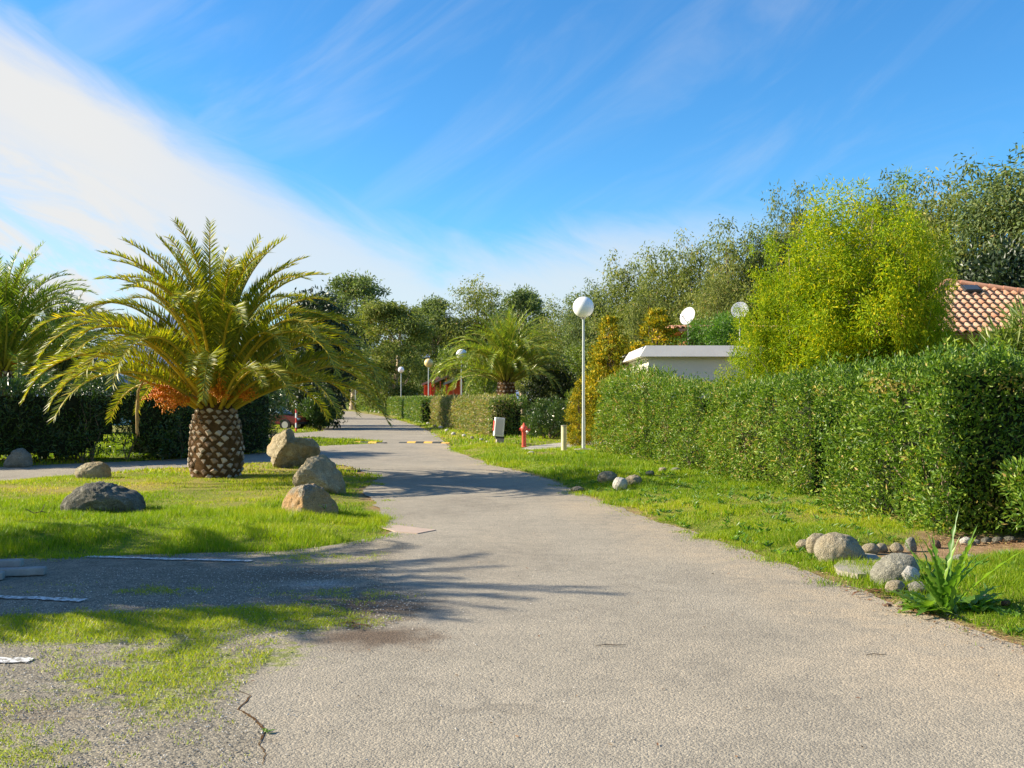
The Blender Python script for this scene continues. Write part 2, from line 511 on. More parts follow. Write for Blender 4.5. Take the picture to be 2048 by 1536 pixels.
def asphalt(name):
    h = new_mat(name)
    gr = attr(h, 'gravel')
    co = objco(h)
    big = h.noise(co, .55, 5, .6, .3)
    mid = h.noise(co, 4.5, 5, .6)
    vo = N(h.t, 'ShaderNodeTexVoronoi'); h.L(co, vo.inputs['Vector']); vo.inputs['Scale'].default_value = 78
    vo2 = N(h.t, 'ShaderNodeTexVoronoi'); h.L(co, vo2.inputs['Vector']); vo2.inputs['Scale'].default_value = 180
    sx = N(h.t, 'ShaderNodeSeparateColor'); h.L(vo.outputs['Color'], sx.inputs[0])
    sx2 = N(h.t, 'ShaderNodeSeparateColor'); h.L(vo2.outputs['Color'], sx2.inputs[0])
    grain = h.m('ADD', h.m('MULTIPLY', sx.outputs[0], .55), h.m('MULTIPLY', sx2.outputs[1], .45))
    base = h.ramp(h.m('ADD', h.m('MULTIPLY', big, .6), h.m('MULTIPLY', mid, .4)),
                  [(.32, (.215, .190, .150)), (.5, (.275, .248, .198)), (.68, (.335, .300, .240))])
    base_g = h.ramp(h.m('ADD', h.m('MULTIPLY', big, .5), h.m('MULTIPLY', mid, .5)),
                    [(.34, (.14, .125, .095)), (.5, (.205, .185, .145)), (.66, (.27, .245, .19))])
    grm = h.smooth(h.m('ADD', gr, h.m('MULTIPLY', h.m('SUBTRACT', mid, .5), .9)), .25, .75)
    base = h.mix(grm, base, base_g)
    sand = h.m('MULTIPLY', attr(h, 'sand'), h.smooth(h.m('ADD', h.m('MULTIPLY', mid, .6), h.m('MULTIPLY', big, .9)), .5, 1.0), clamp=True)
    base = h.mix(h.m('MULTIPLY', sand, .6), base, (.40, .31, .20))
    st = h.smooth(h.m('ADD', attr(h, 'stain'), h.m('MULTIPLY', h.m('SUBTRACT', mid, .5), 1.3)), .12, 1.05)
    base = h.mix(h.m('MULTIPLY', st, .85), base, (.085, .055, .035))
    ms = h.smooth(h.m('ADD', attr(h, 'moss'), h.m('MULTIPLY', h.m('SUBTRACT', h.noise(co, 11, 6, .7), .5), 1.6)), .42, .72)
    base = h.mix(h.m('MULTIPLY', ms, .8), base, h.ramp(mid, [(.35, (.10, .13, .015)), (.7, (.24, .27, .03))]))
    pw = attr(h, 'patch')
    base = h.mix(h.m('MULTIPLY', pw, .7), base, (.40, .39, .37))
    spk = h.ramp(grain, [(.1, (.42, .42, .44)), (.35, (.82, .82, .82)), (.6, (1.05, 1.04, 1.02)), (.9, (1.7, 1.65, 1.55))])
    c = h.mix(h.m('ADD', .55, h.m('MULTIPLY', grm, .45)), base, spk, 'MULTIPLY')
    # cracks
    cr = N(h.t, 'ShaderNodeTexVoronoi', feature='DISTANCE_TO_EDGE'); cr.inputs['Scale'].default_value = .32
    mp = N(h.t, 'ShaderNodeVectorMath', operation='ADD'); h.L(co, mp.inputs[0])
    nz = N(h.t, 'ShaderNodeTexNoise'); h.L(co, nz.inputs['Vector']); nz.inputs['Scale'].default_value = 1.6; nz.inputs['Detail'].default_value = 6
    sc = N(h.t, 'ShaderNodeVectorMath', operation='SCALE'); h.L(nz.outputs['Color'], sc.inputs[0]); sc.inputs['Scale'].default_value = .9
    h.L(sc.outputs[0], mp.inputs[1]); h.L(mp.outputs[0], cr.inputs['Vector'])
    ck = h.m('MULTIPLY', h.smooth(cr.outputs[0], .010, .002), h.smooth(h.noise(co, .35, 2), .48, .58))
    c = h.mix(h.m('MULTIPLY', ck, .22), c, (.07, .06, .05))
    hgt = h.m('ADD', h.m('ADD', h.m('MULTIPLY', vo.outputs['Distance'], -1.0), h.m('MULTIPLY', vo2.outputs['Distance'], -.5)), h.m('MULTIPLY', mid, .8))
    principled(h, c, .9, .2, hgt, .6, .007)
    return h.mat


M['road'] = asphalt('worn_asphalt')
M['parking'] = M['road']
h = new_mat('worn_white_line')
co = objco(h)
n = h.noise(co, 30, 5, .7)
principled(h, h.mix(h.smooth(n, .46, .56), (.66, .66, .65), (.22, .21, .185)), .8, .2, n, .4, .006)
M['line'] = h.mat
M['mountain'] = plain('distant_blue_mountain', (.20, .26, .40), 1.0, 0, .12, .002, 0)  # blue of distant haze put into the rock colour

# ------------------------------------------------------------------ plan of the ground
def P2(pts): return [tuple(G(x, y).xy) for x, y in pts]


right_edge = [(2900, 1560), (2500, 1430), (2048, 1292), (1960, 1262), (1880, 1238), (1800, 1212), (1700, 1172), (1600, 1138), (1500, 1100), (1400, 1068),
              (1300, 1038), (1215, 1005), (1150, 985), (1120, 965), (1060, 948), (1000, 933), (950, 918), (905, 900), (893, 887), (870, 868), (835, 852),
              (790, 838), (740, 828), (706, 822.5)]
left_far = [(668, 822.5), (662, 835), (655, 850), (645, 862), (600, 866), (540, 868), (440, 870)]
left_mid = [(440, 876), (560, 879), (640, 877), (700, 880), (760, 881.5), (768, 886), (700, 889), (620, 893), (520, 906), (300, 921), (0, 934), (-700, 960)]
isl_back = [(-700, 1010), (0, 962), (120, 953), (250, 943), (400, 933), (520, 925), (620, 923), (690, 931), (725, 943), (752, 958), (738, 972), (725, 985), (748, 1000), (758, 1020), (765, 1042), (790, 1060)]
isl_front = [(770, 1072), (700, 1085), (640, 1094), (560, 1102), (400, 1106), (200, 1112), (0, 1120), (-700, 1145)]
ROAD = P2(right_edge + left_far + left_mid + isl_back + isl_front) + [(-12, 7.0), (-12, 1.0), (6, 1.0)]
ROAD = [(x, y) for x, y in ROAD]
PARK = P2([(770, 1076), (830, 1090), (780, 1120), (760, 1160), (860, 1190), (850, 1225), (760, 1262), (640, 1262), (560, 1275), (530, 1330), (480, 1380), (470, 1430), (530, 1450), (520, 1500), (480, 1600)])
PARK = PARK + [(-.9, 1.0), (-12, 1.0), (-12, 7.0)] + P2(isl_front[::-1])[0:] 
PATH = P2([(1038, 899), (1060, 893), (1120, 886), (1190, 878), (1290, 868), (1290, 882), (1190, 892), (1120, 899), (1060, 903)])
TRACK = P2([(1740, 1100), (1850, 1092), (1960, 1086), (2060, 1079), (2400, 1070), (2400, 1090), (2060, 1104), (1980, 1112), (1900, 1120), (1800, 1128)])


def road_dist(x, y):
    x = np.asarray(x, float); y = np.asarray(y, float)
    ins = in_poly(x, y, ROAD)
    d = dist_poly(x, y, ROAD)
    return np.where(ins, -d, d)


def hz_np(x, y):
    d = road_dist(x, y)
    hgt = -0.02 + 0.085 * sstep(d, 0.02, 1.1) + 0.05 * (fbm(x, y, .6, 3) - .5) * sstep(d, .3, 1.5)
    pa = np.minimum(np.where(in_poly(x, y, PATH), 0, dist_poly(x, y, PATH)), np.where(in_poly(x, y, TRACK), 0, dist_poly(x, y, TRACK)))
    k = sstep(pa, 0.05, .5)
    return hgt * k + (1 - k) * 0.0


def HZ(x, y): return float(hz_np(np.array([x]), np.array([y]))[0])


def place(px_, py_, back=0.0):
    g = G(px_, py_)
    g.y += back
    g.z = max(HZ(g.x, g.y), 0.0) if not bool(in_poly(np.array([g.x]), np.array([g.y]), ROAD)[0]) else 0.0
    return g


# ground sheet: fine near the camera, coarse to the horizon
def axis(segs):
    a = []
    for lo, hi, st in segs: a += list(np.arange(lo, hi, st))
    a.append(segs[-1][1]); return np.array(a)


gx = axis([(-4000, -400, 600), (-400, -60, 40), (-60, -16, 2), (-16, 12, .16), (12, 60, 2), (60, 400, 40), (400, 4000, 600)])
gy = axis([(-400, -20, 40), (-20, 2, 2), (2, 34, .16), (34, 80, .6), (80, 200, 4), (200, 600, 40), (600, 6000, 600)])
X, Y = np.meshgrid(gx, gy)
xf, yf = X.ravel(), Y.ravel()
nearm = (np.abs(xf) < 60) & (yf < 170) & (yf > -5)
zz = np.full(xf.shape, 0.05)
zz[nearm] = hz_np(xf[nearm], yf[nearm])
nxx, nyy = len(gx), len(gy)
I = np.arange(nxx * nyy).reshape(nyy, nxx)
quads = np.stack([I[:-1, :-1].ravel(), I[:-1, 1:].ravel(), I[1:, 1:].ravel(), I[1:, :-1].ravel()], 1)


def dry_mask(x, y):
    # island lawn is thin and straw coloured towards its back, and in patches elsewhere
    isl = sstep(y, 13.5, 18.0) * sstep(-x, 1.0, 4.0) * (y < 26)
    return np.clip(isl * (fbm(x, y, .45, 4, 5) * 1.9 - .35) + .55 * sstep(fbm(x, y, .3, 4, 9), .58, .72) + .35 * sstep(y, 26, 40), 0, 1)


def soil_mask(x, y):
    d = road_dist(x, y)
    s = sstep(.30 - d, 0, .3) * sstep(fbm(x, y, 1.3, 3, 3), .35, .55)
    tr = np.where(in_poly(x, y, TRACK), 0, dist_poly(x, y, TRACK))
    s = np.maximum(s, 1 - sstep(tr, .02, .25))
    hd = dist_poly(x, y, [(4.9, 11.3), (7.4, 11.2)], False)
    s = np.maximum(s, .9 - .9 * sstep(hd, .2, .5))
    g = G(1085, 911)
    s = np.maximum(s, .9 * np.exp(-((x - g.x) / .55) ** 2 - ((y - g.y) / .8) ** 2))
    return np.clip(s, 0, 1)


dr = np.zeros_like(xf); so = np.zeros_like(xf)
dr[nearm] = dry_mask(xf[nearm], yf[nearm]); so[nearm] = soil_mask(xf[nearm], yf[nearm])
o = mk('ground', np.stack([xf, yf, zz], 1), quads, M['ground'], attrs={'dry': dr, 'soil': so}, smooth=True)
tag(o, kind='structure')


def ragged_outline(poly, ragged, seg=.09):
    rnd = random.Random(3)
    out = []
    n = len(poly)
    for i in range(n):
        a = Vector(poly[i]); b = Vector(poly[(i + 1) % n])
        L = (b - a).length
        st = seg if min(a.y, b.y) < 30 else seg * 4
        k = max(1, int(min(L / st, 400)))
        nrm = Vector((-(b - a).y, (b - a).x)).normalized()
        for j in range(k):
            p = a.lerp(b, j / k)
            am = ragged * (1 if p.y < 40 else .5)
            out.append(p + nrm * ((float(fbm(np.array([p.x]), np.array([p.y]), 2.5, 4, 40)[0]) - .5) * 3.0 * am + (rnd.random() - .5) * .5 * am * (1 if p.y < 25 else 0)))
    return out


def sheet(name, out, z, mat, attrs_fn, near_y=13.0, hole=None):
    """flat sheet inside the outline, with attributes on a fine grid; hole: an outline left open"""
    pts = list(out)
    ot = [tuple(p) for p in out]
    xs = [p.x for p in out]; ys = [p.y for p in out]
    edges = [(i, (i + 1) % len(out)) for i in range(len(out))]
    if hole:
        n0 = len(pts); pts += hole
        edges += [(n0 + i, n0 + (i + 1) % len(hole)) for i in range(len(hole))]
    def grid(x0, x1, y0, y1, s):
        gxx = np.arange(x0, x1, s); gyy = np.arange(y0, y1, s)
        if len(gxx) == 0 or len(gyy) == 0: return
        a, b = np.meshgrid(gxx, gyy); a = a.ravel(); b = b.ravel()
        a = a + (np.random.RandomState(1).rand(len(a)) - .5) * s * .3
        k = in_poly(a, b, ot) & (dist_poly(a, b, ot) > .05)
        for p in zip(a[k], b[k]): pts.append(Vector(p))
    grid(max(min(xs), -6), min(max(xs), 6), 2.5, min(near_y, max(ys)), .14)
    if max(ys) > near_y:
        grid(max(min(xs), -16), min(max(xs), 8), near_y, min(40, max(ys)), .5)
    r = delaunay_2d_cdt(pts, edges, [], 0, 1e-5)
    V2 = np.array([(v.x, v.y) for v in r[0]])
    V = np.concatenate([V2, np.full((len(V2), 1), z)], 1)
    Fc = np.array([f for f in r[2] if len(f) == 3])
    c3 = V2[Fc].mean(1)
    k = in_poly(c3[:, 0], c3[:, 1], ot)
    if hole: k &= ~in_poly(c3[:, 0], c3[:, 1], [tuple(p) for p in hole])
    Fc = Fc[k]
    a, b, c_ = V2[Fc[:, 0]], V2[Fc[:, 1]], V2[Fc[:, 2]]
    cr = (b[:, 0] - a[:, 0]) * (c_[:, 1] - a[:, 1]) - (b[:, 1] - a[:, 1]) * (c_[:, 0] - a[:, 0])
    Fc[cr < 0] = Fc[cr < 0][:, ::-1]
    o = mk(name, V, Fc, mat, attrs=attrs_fn(V2[:, 0], V2[:, 1]))
    return tag(o, kind='structure')


RE = P2(right_edge)


def blob(x, y, px_, py_, rx, ry):
    g = G(px_, py_)
    return np.exp(-((x - g.x) / rx) ** 2 - ((y - g.y) / ry) ** 2)


def moss_fn(x, y):
    m = 1.0 * blob(x, y, 330, 1245, 1.2, .34) + .75 * blob(x, y, 60, 1262, .9, .35) + .8 * blob(x, y, 400, 1310, .62, .50) + .42 * blob(x, y, 240, 1390, 1.0, .6) \
        + .4 * blob(x, y, 560, 1225, .7, .3) + .5 * blob(x, y, 30, 1510, .6, .35) + .35 * blob(x, y, 640, 1115, .6, .4) + .32 * blob(x, y, 700, 1190, .6, .3) + .4 * blob(x, y, 250, 1180, .8, .25)
    return np.clip(m * (2.7 * fbm(x, y, 1.7, 5, 60) + .02), 0, 1)


def surf_attrs(x, y):
    dre = dist_poly(x, y, RE, False)
    pd = np.where(in_poly(x, y, PARK), 1, -1) * dist_poly(x, y, PARK_SEAM, False)
    gravel = sstep(pd, -.45, .45) * (y < 11.5)
    sand = np.clip((1 - sstep(dre, .1, 1.35)) * 1.15 * (y < 40) * (.5 + .9 * fbm(x, y, .8, 3, 21)) + .25 * blob(x, y, 1500, 1300, 1.4, 1.2) + .3 * blob(x, y, 1850, 1400, 1.2, .8) + .25 * sstep(fbm(x * 1.6, y * .35, .9, 3, 71), .5, .75) + .1, 0, 1)
    stain = 1.0 * blob(x, y, 720, 1215, .7, .5) + 1.1 * blob(x, y, 745, 1275, .5, .32) + .35 * blob(x, y, 850, 1310, .3, .12) + .5 * blob(x, y, 620, 1150, .8, .45) \
        + .55 * blob(x, y, 40, 1430, .5, .25) + .3 * blob(x, y, 400, 1150, 1.2, .4) + .3 * blob(x, y, 540, 1490, .25, .35)
    patch = np.clip(1.3 * blob(x, y, 640, 1168, .33, .2) - .3, 0, 1)
    return {'sand': sand, 'stain': stain, 'moss': moss_fn(x, y), 'patch': patch, 'gravel': gravel}


PARK_SEAM = PARK[:15]
PARK_OUT = ragged_outline(PARK, .06)
ROAD_OUT = ragged_outline(ROAD, .05)
sheet('road', ROAD_OUT, 0.0, M['road'], surf_attrs, hole=PARK_OUT)
sheet('parking_area', PARK_OUT, 0.0, M['parking'], surf_attrs)


def path_attrs(x, y):
    return {'sand': np.full(x.shape, .3), 'stain': x * 0, 'moss': x * 0, 'patch': np.full(x.shape, .8), 'gravel': x * 0}


sheet('footpath', ragged_outline(PATH, .03), 0.012, M['road'], path_attrs)


def line(pts, wd):
    V = []; Fc = []
    pts = [G(*p) for p in pts]
    fine = []
    for a, b in zip(pts, pts[1:]):
        k = max(2, int((b - a).length / .05))
        for j in range(k): fine.append(a.lerp(b, j / k))
    fine.append(pts[-1])
    d = (fine[-1] - fine[0]).normalized(); nn = Vector((-d.y, d.x, 0))
    rr = random.Random(5)
    for i, p in enumerate(fine):
        w0 = wd * (.4 + .25 * rr.random()); w1 = wd * (.4 + .25 * rr.random())
        V += [tuple(p + nn * w0 + Vector((0, 0, .009))), tuple(p - nn * w1 + Vector((0, 0, .009)))]
        if i: Fc.append((2 * i - 2, 2 * i - 1, 2 * i + 1, 2 * i))
    return V, Fc


for pts, wd in (([(175, 1114), (340, 1119), (505, 1123)], .10), ([(-60, 1195), (60, 1197), (168, 1202)], .10), ([(-40, 1322), (62, 1323)], .11)):
    V, Fc = line(pts, wd)
    o = mk('painted_line', V, np.array(Fc), M['line']); tag(o, kind='structure')

# raised slab edge at the corner of the island
b = MB(); g = G(815, 1062)
b.prism([G(752, 1053, .0), G(800, 1052, .0), G(872, 1061, .0), G(835, 1068, .0), G(790, 1064, .0)], (0, 0, .010))
o = b.build('concrete_slab', M['slab']); tag(o, 'thin pinkish concrete slab lying at the corner of the lawn and road', 'slab')

# distant mountains
mx = np.linspace(-2600, 2600, 160)
prof = 60 + 90 * fbm(mx, mx * 0, .0016, 5, 2)
prof += 215 * np.clip(1 - np.abs(mx + 1270) / 420, 0, 1) ** .9 + 130 * np.exp(-((mx + 250) / 420) ** 2) + 60 * (fbm(mx, mx * 0, .01, 4, 8) - .5)
rows = []
for k, (fy, fz) in enumerate([(0, 0), (150, .35), (320, .7), (480, 1.0), (900, .0)]):
    rows.append(np.stack([mx, 3100 + fy + 60 * fbm(mx, mx * 0 + k, .006, 3, 4), prof * fz * (1 + .12 * (fbm(mx, mx * 0 + 3 * k, .008, 3, 11) - .5)) - 3], 1))
V = np.concatenate(rows); n_ = len(mx)
I = np.arange(n_ * 5).reshape(5, n_)
o = mk('hills', V, np.stack([I[:-1, :-1].ravel(), I[:-1, 1:].ravel(), I[1:, 1:].ravel(), I[1:, :-1].ravel()], 1), M['mountain'], smooth=True)
tag(o, kind='structure')

# ------------------------------------------------------------------ foliage tools
def unit(a): return a / (np.linalg.norm(a, axis=1, keepdims=True) + 1e-9)


def leaves(P, Dv, L, W, v, rng, fold=.18, nrm=None):
    """one folded leaf (4 verts, 2 triangles) per point"""
    n = len(P)
    Dv = unit(Dv)
    if nrm is None: nrm = rng.normal(size=(n, 3))
    s = unit(np.cross(Dv, nrm)); m = np.cross(s, Dv)
    L = np.broadcast_to(np.asarray(L, float), (n,))[:, None]; W = np.broadcast_to(np.asarray(W, float), (n,))[:, None]
    b = P
    l = P + Dv * L * .45 - s * W * .5 + m * W * fold
    r = P + Dv * L * .45 + s * W * .5 + m * W * fold
    t = P + Dv * L
    V = np.stack([b, l, t, r], 1).reshape(-1, 3)
    i = np.arange(n) * 4
    Fc = np.concatenate([np.stack([i, i + 2, i + 1], 1), np.stack([i, i + 3, i + 2], 1)])
    return V, Fc, np.repeat(v, 4)


def tube(pts, rad, k=6):
    pts = [Vector(p) for p in pts]
    V = []; Fc = []
    for i, p in enumerate(pts):
        d = (pts[min(i + 1, len(pts) - 1)] - pts[max(i - 1, 0)]).normalized()
        a = d.orthogonal().normalized() if i == 0 else (prev - d * prev.dot(d)).normalized()
        prev = a
        c = d.cross(a)
        for j in range(k):
            t = 2 * PI * j / k
            V.append(tuple(p + (a * math.cos(t) + c * math.sin(t)) * rad[i]))
        if i:
            o0 = (i - 1) * k; o1 = i * k
            for j in range(k): Fc.append((o0 + j, o0 + (j + 1) % k, o1 + (j + 1) % k, o1 + j))
    return V, Fc


def join(parts):
    V = []; Fc = []; o = 0
    for v, f in parts:
        V += list(v); Fc += [tuple(i + o for i in q) for q in f]; o += len(v)
    return np.array(V), np.array(Fc)


def limb_path(a, b, rnd, sag=.1, n=5):
    a = Vector(a); b = Vector(b); L = (b - a).length
    out = []
    for i in range(n + 1):
        t = i / n
        p = a.lerp(b, t) + Vector((rnd.uniform(-1, 1), rnd.uniform(-1, 1), rnd.uniform(-.5, .5))) * L * sag * math.sin(PI * t) * .5
        p.z += math.sin(PI * t) * L * .08
        out.append(p)
    return out


def tree_template(seed, H, Wd, bottom, nclump, clumpR, nleaf, lL, lW, droop=.5, shape='round', trunk_r=.18, leafmat_='euc', barkmat='bark', sprays=False, vbias=0.0, stems=1):
    """trunk mesh and crown mesh, base at the origin; crown fills bottom*H .. H, Wd wide"""
    rnd = random.Random(seed); rng = np.random.RandomState(seed)
    cl = []
    tries = 0
    if shape.startswith('multi'):
        # clumps gathered along a number of rising limbs, so the outline is lobed with gaps between
        nl_ = int(shape[5:])
        limbs = []
        for q_ in range(nl_):
            t = .38 + .62 * ((q_ + .7) / nl_) ** .8
            a = q_ * 2.4 + rnd.uniform(-.5, .5)
            rr = math.sqrt(max(0, 1 - ((t - .45) / .56) ** 2)) * .92 if t > .45 else .95
            rr *= rnd.uniform(.7, 1.05)
            limbs.append((Vector((math.cos(a) * rr * (Wd / 2 - clumpR * .6), math.sin(a) * rr * (Wd / 2 - clumpR * .6), H * t - clumpR * .7)), a))
        while len(cl) < nclump:
            e_, a = rnd.choice(limbs)
            b_ = Vector((e_.x * .25, e_.y * .25, max(H * bottom, e_.z * .45)))
            t = rnd.random() ** .6
            sp_ = Wd * (.085 if Wd < 6 else .12) * (1.25 - .6 * t)
            c = b_.lerp(e_, t) + Vector((rnd.gauss(0, sp_), rnd.gauss(0, sp_), rnd.gauss(0, sp_ * 1.1)))
            s = clumpR * rnd.choice((.35, .5, .7, .9, 1.1)) * (1.15 - .5 * t)
            c.z = min(max(c.z, H * bottom + s), H - s * .8)
            cl.append((tuple(c), s))
    while len(cl) < nclump and tries < 5000:
        tries += 1
        t = rnd.random()
        z = H * (bottom + (1 - bottom) * t ** .85)
        if shape == 'cone': rr = (1 - t) ** .6 * (1 if t > .12 else .6 + t * 3.3)
        elif shape == 'col': rr = (1 - t ** 3) * (.75 + .25 * math.sin(t * PI))
        elif shape == 'umbrella': rr = math.sqrt(max(0, 1 - (t * 1.0) ** 2.2)) * min(1, .5 + t * 1.6)
        else: rr = math.sqrt(max(0.02, 1 - (2 * t - .85) ** 2 / 1.35))
        a = rnd.uniform(0, 2 * PI)
        az_n = 1 + .22 * math.sin(2 * a + seed) + .16 * math.sin(3 * a + z * 1.3 + seed * 2)
        q = rr * (rnd.random() ** .45) * (Wd / 2 - clumpR * .5) * (az_n if shape != 'cone' else 1)
        c = (q * math.cos(a), q * math.sin(a), min(z, H - clumpR * .7))
        s = clumpR * rnd.choice((.4, .55, .7, .85, 1.0, 1.25)) * (1 if shape != 'cone' else max(.3, (1 - t * .75)))
        cl.append((c, s))
    P = []; Dv = []; Vv = []; Nn = []
    per = max(3, nleaf // max(1, len(cl)))
    for c, s in cl:
        n = int(per * (s / clumpR) ** 1.4) + 2
        d = unit(rng.normal(size=(n, 3)))
        r = s * (rng.rand(n, 1) ** .45) * (1 + .24 * rng.normal(size=(n, 1)))
        ecc = np.array([[1, 1, .78]]) if not sprays else np.array([[.9, .9, 1.0]])
        p = np.array([c]) + d * r * ecc
        P.append(p)
        if shape == 'cone': dv = d * .5 + np.array([[0, 0, 1.0]]) + .4 * rng.normal(size=(n, 3))
        else: dv = d * (.8 - .3 * droop) + np.array([[0, 0, -droop]]) + .55 * rng.normal(size=(n, 3))
        Dv.append(dv)
        Nn.append(d + .8 * rng.normal(size=(n, 3)))
        Vv.append(np.clip(rng.beta(2.2, 2.6, n) + rnd.uniform(-.13, .13) + vbias, 0, 1))
    P = np.concatenate(P); Dv = np.concatenate(Dv); Vv = np.concatenate(Vv); Nn = np.concatenate(Nn)
    n = len(P)
    V, Fc, v = leaves(P, Dv, lL * rng.uniform(.6, 1.3, n), lW * rng.uniform(.7, 1.2, n), Vv, rng, nrm=Nn)
    crown = mesh_np('crown', V, Fc, M[leafmat_], {'v': v})
    parts = []
    for sidx in range(stems):
        sp = Vector((rnd.uniform(-1, 1), rnd.uniform(-1, 1), 0)) * (trunk_r * 2.2 if stems > 1 else 0)
        top = Vector((rnd.uniform(-1, 1) * Wd * .08, rnd.uniform(-1, 1) * Wd * .08, H * .86)) + sp * 4
        tp = [sp + (top - sp) * (i / 8) + Vector((rnd.uniform(-1, 1), rnd.uniform(-1, 1), 0)) * Wd * .012 for i in range(9)]
        tp[0] = sp - Vector((0, 0, .15))
        rad = [trunk_r * (1.25 if i == 0 else 1 - .105 * i) / (1 if stems == 1 else 1.3) for i in range(9)]
        parts.append(tube(tp, rad, 8))
        for c, s in rnd.sample(cl, min(len(cl), 26 // stems)):
            zi = max(1, min(7, int((c[2] / H - .22) / .86 * 8)))
            a = tp[zi]
            pth = limb_path(a, c, rnd, .12, 4)
            r0 = rad[zi] * .45
            parts.append(tube(pth, [r0, r0 * .75, r0 * .5, r0 * .32, r0 * .15], 5))
    V, Fc = join(parts)
    trunk = mesh_np('trunk', V, Fc, M[barkmat], smooth=True)
    return trunk, crown


def plant_tree(name, label, cat, tpl, H0, W0, px_, top_y, depth, width_px, rot, group=None, base_z=0.0, xoff=0):
    """stand a template so that its top reaches top_y and its crown is width_px wide at that distance"""
    x = (px_ - 1024) / F * depth
    H = CAMH + (800 - top_y) / F * depth - base_z
    Wm = width_px / F * depth
    r = thing(name, label, cat, (x, depth, base_z), rot, group)
    for nm, me in (('trunk', tpl[0]), ('crown', tpl[1])):
        o = link_mesh(nm, me, r)
        o.scale = (Wm / W0, Wm / W0, H / H0)
    return r


# ------------------------------------------------------------------ palms
def frond_mesh(Lr, th0, bend, seed, leafL=.42, nl=58, lw=.026, mat='frond', vb=0.0, pw=1.45):
    rnd = random.Random(seed); rng = np.random.RandomState(seed)
    n = 26
    pts = []; tang = []
    x = z = 0.0
    side_bend = rnd.uniform(-.18, .18)
    y = 0.0
    for i in range(n + 1):
        s = i / n
        th = th0 - bend * s ** pw
        d = Vector((math.cos(th), side_bend * s * 1.2, math.sin(th))).normalized()
        pts.append(Vector((x, y, z))); tang.append(d)
        x += d.x * Lr / n; y += d.y * Lr / n; z += d.z * Lr / n
    rad = [.035 * (1 - s) ** .8 + .004 for s in np.linspace(0, 1, n + 1)]
    rad[0] = .06; rad[1] = .045
    rv, rf = tube(pts, rad, 5)
    pa = np.array(pts); ta = np.array(tang)
    S0 = []; B = []; Td = []; sd = []
    for k in range(nl):
        s = .11 + .885 * (k + .5) / nl
        for sg in (-1, 1):
            S0.append(s + rnd.uniform(-.006, .006)); sd.append(sg)
    S0 = np.clip(np.array(S0), 0, .999); sd = np.array(sd)
    fi = S0 * n; i0 = fi.astype(int); fr = (fi - i0)[:, None]
    B = pa[i0] * (1 - fr) + pa[np.minimum(i0 + 1, n)] * fr
    Td = unit(ta[i0] * (1 - fr) + ta[np.minimum(i0 + 1, n)] * fr)
    side = unit(np.cross(Td, np.array([[0, 0, 1.0]]) + 1e-6) * 1.0)
    # keep side stable: use the frond plane (x-z) => side = -y
    side = np.tile(np.array([[0, -1.0, 0]]), (len(B), 1)); side = unit(side - Td * np.sum(side * Td, 1, keepdims=True))
    up = np.cross(side, Td)
    m_ = len(B)
    a = R(66) * (1 - S0) + R(40) * S0 + rng.normal(size=m_) * .07
    vee = R(42) * (1 - S0) + R(26) * S0 + rng.normal(size=m_) * .16
    dirn = Td * np.cos(a)[:, None] + (side * sd[:, None]) * (np.sin(a) * np.cos(vee))[:, None] + up * (np.sin(a) * np.sin(vee))[:, None]
    dirn = unit(dirn)
    shape = np.clip(.35 + 1.9 * (S0 - .08), 0, 1) * np.clip(.34 + 1.25 * (1 - S0), 0, 1)
    Ll = leafL * shape * rng.uniform(.85, 1.12, m_)
    nr = unit(np.cross(dirn, Td)); wv = np.cross(nr, dirn)
    tw = rng.normal(size=m_) * .35
    wv = unit(wv * np.cos(tw)[:, None] + nr * np.sin(tw)[:, None])
    w0 = lw * (.6 + .4 * shape)[:, None]
    drop = np.array([[0, 0, -1.0]]) * (Ll * .09 * rng.uniform(.2, 1.6, m_))[:, None]
    b0 = B - wv * w0 * .35; b1 = B + wv * w0 * .35
    mid = B + dirn * (Ll * .5)[:, None] + drop * .25
    m0 = mid - wv * w0 * .5; m1 = mid + wv * w0 * .5
    tip = B + dirn * Ll[:, None] + drop
    V = np.stack([b0, b1, m0, m1, tip], 1).reshape(-1, 3)
    i = np.arange(m_) * 5
    Fq = np.stack([i, i + 1, i + 3, i + 2], 1); Ft = np.stack([i + 2, i + 3, i + 4], 1)
    v = np.repeat(np.clip(rng.beta(2, 2.5, m_) * .8 + .12 + vb, 0, 1), 5)
    nv = len(V)
    V = np.concatenate([V, np.array(rv)])
    v = np.concatenate([v, np.full(len(rv), min(1, .93 + vb))])
    Fr = np.array(rf) + nv
    return mesh_np('frond', V, [Fq, Ft, Fr], M[mat], {'v': v})


def stub_mesh():
    """cut leaf base: a pale diamond wedge, pointing out (+X) and up"""
    w_, h_, d_ = .5, .40, .26
    V = [(0, -w_, 0), (0, 0, -h_), (0, w_, 0), (0, 0, h_), (d_, -w_ * .66, .12), (d_ * .72, 0, -h_ * .45), (d_, w_ * .66, .12), (d_ * 1.1, 0, h_ * .62)]
    Fc = [(4, 5, 6, 7), (0, 1, 5, 4), (1, 2, 6, 5), (2, 3, 7, 6), (3, 0, 4, 7)]
    me = mesh_np('leaf_base', V, np.array(Fc), None)
    return me


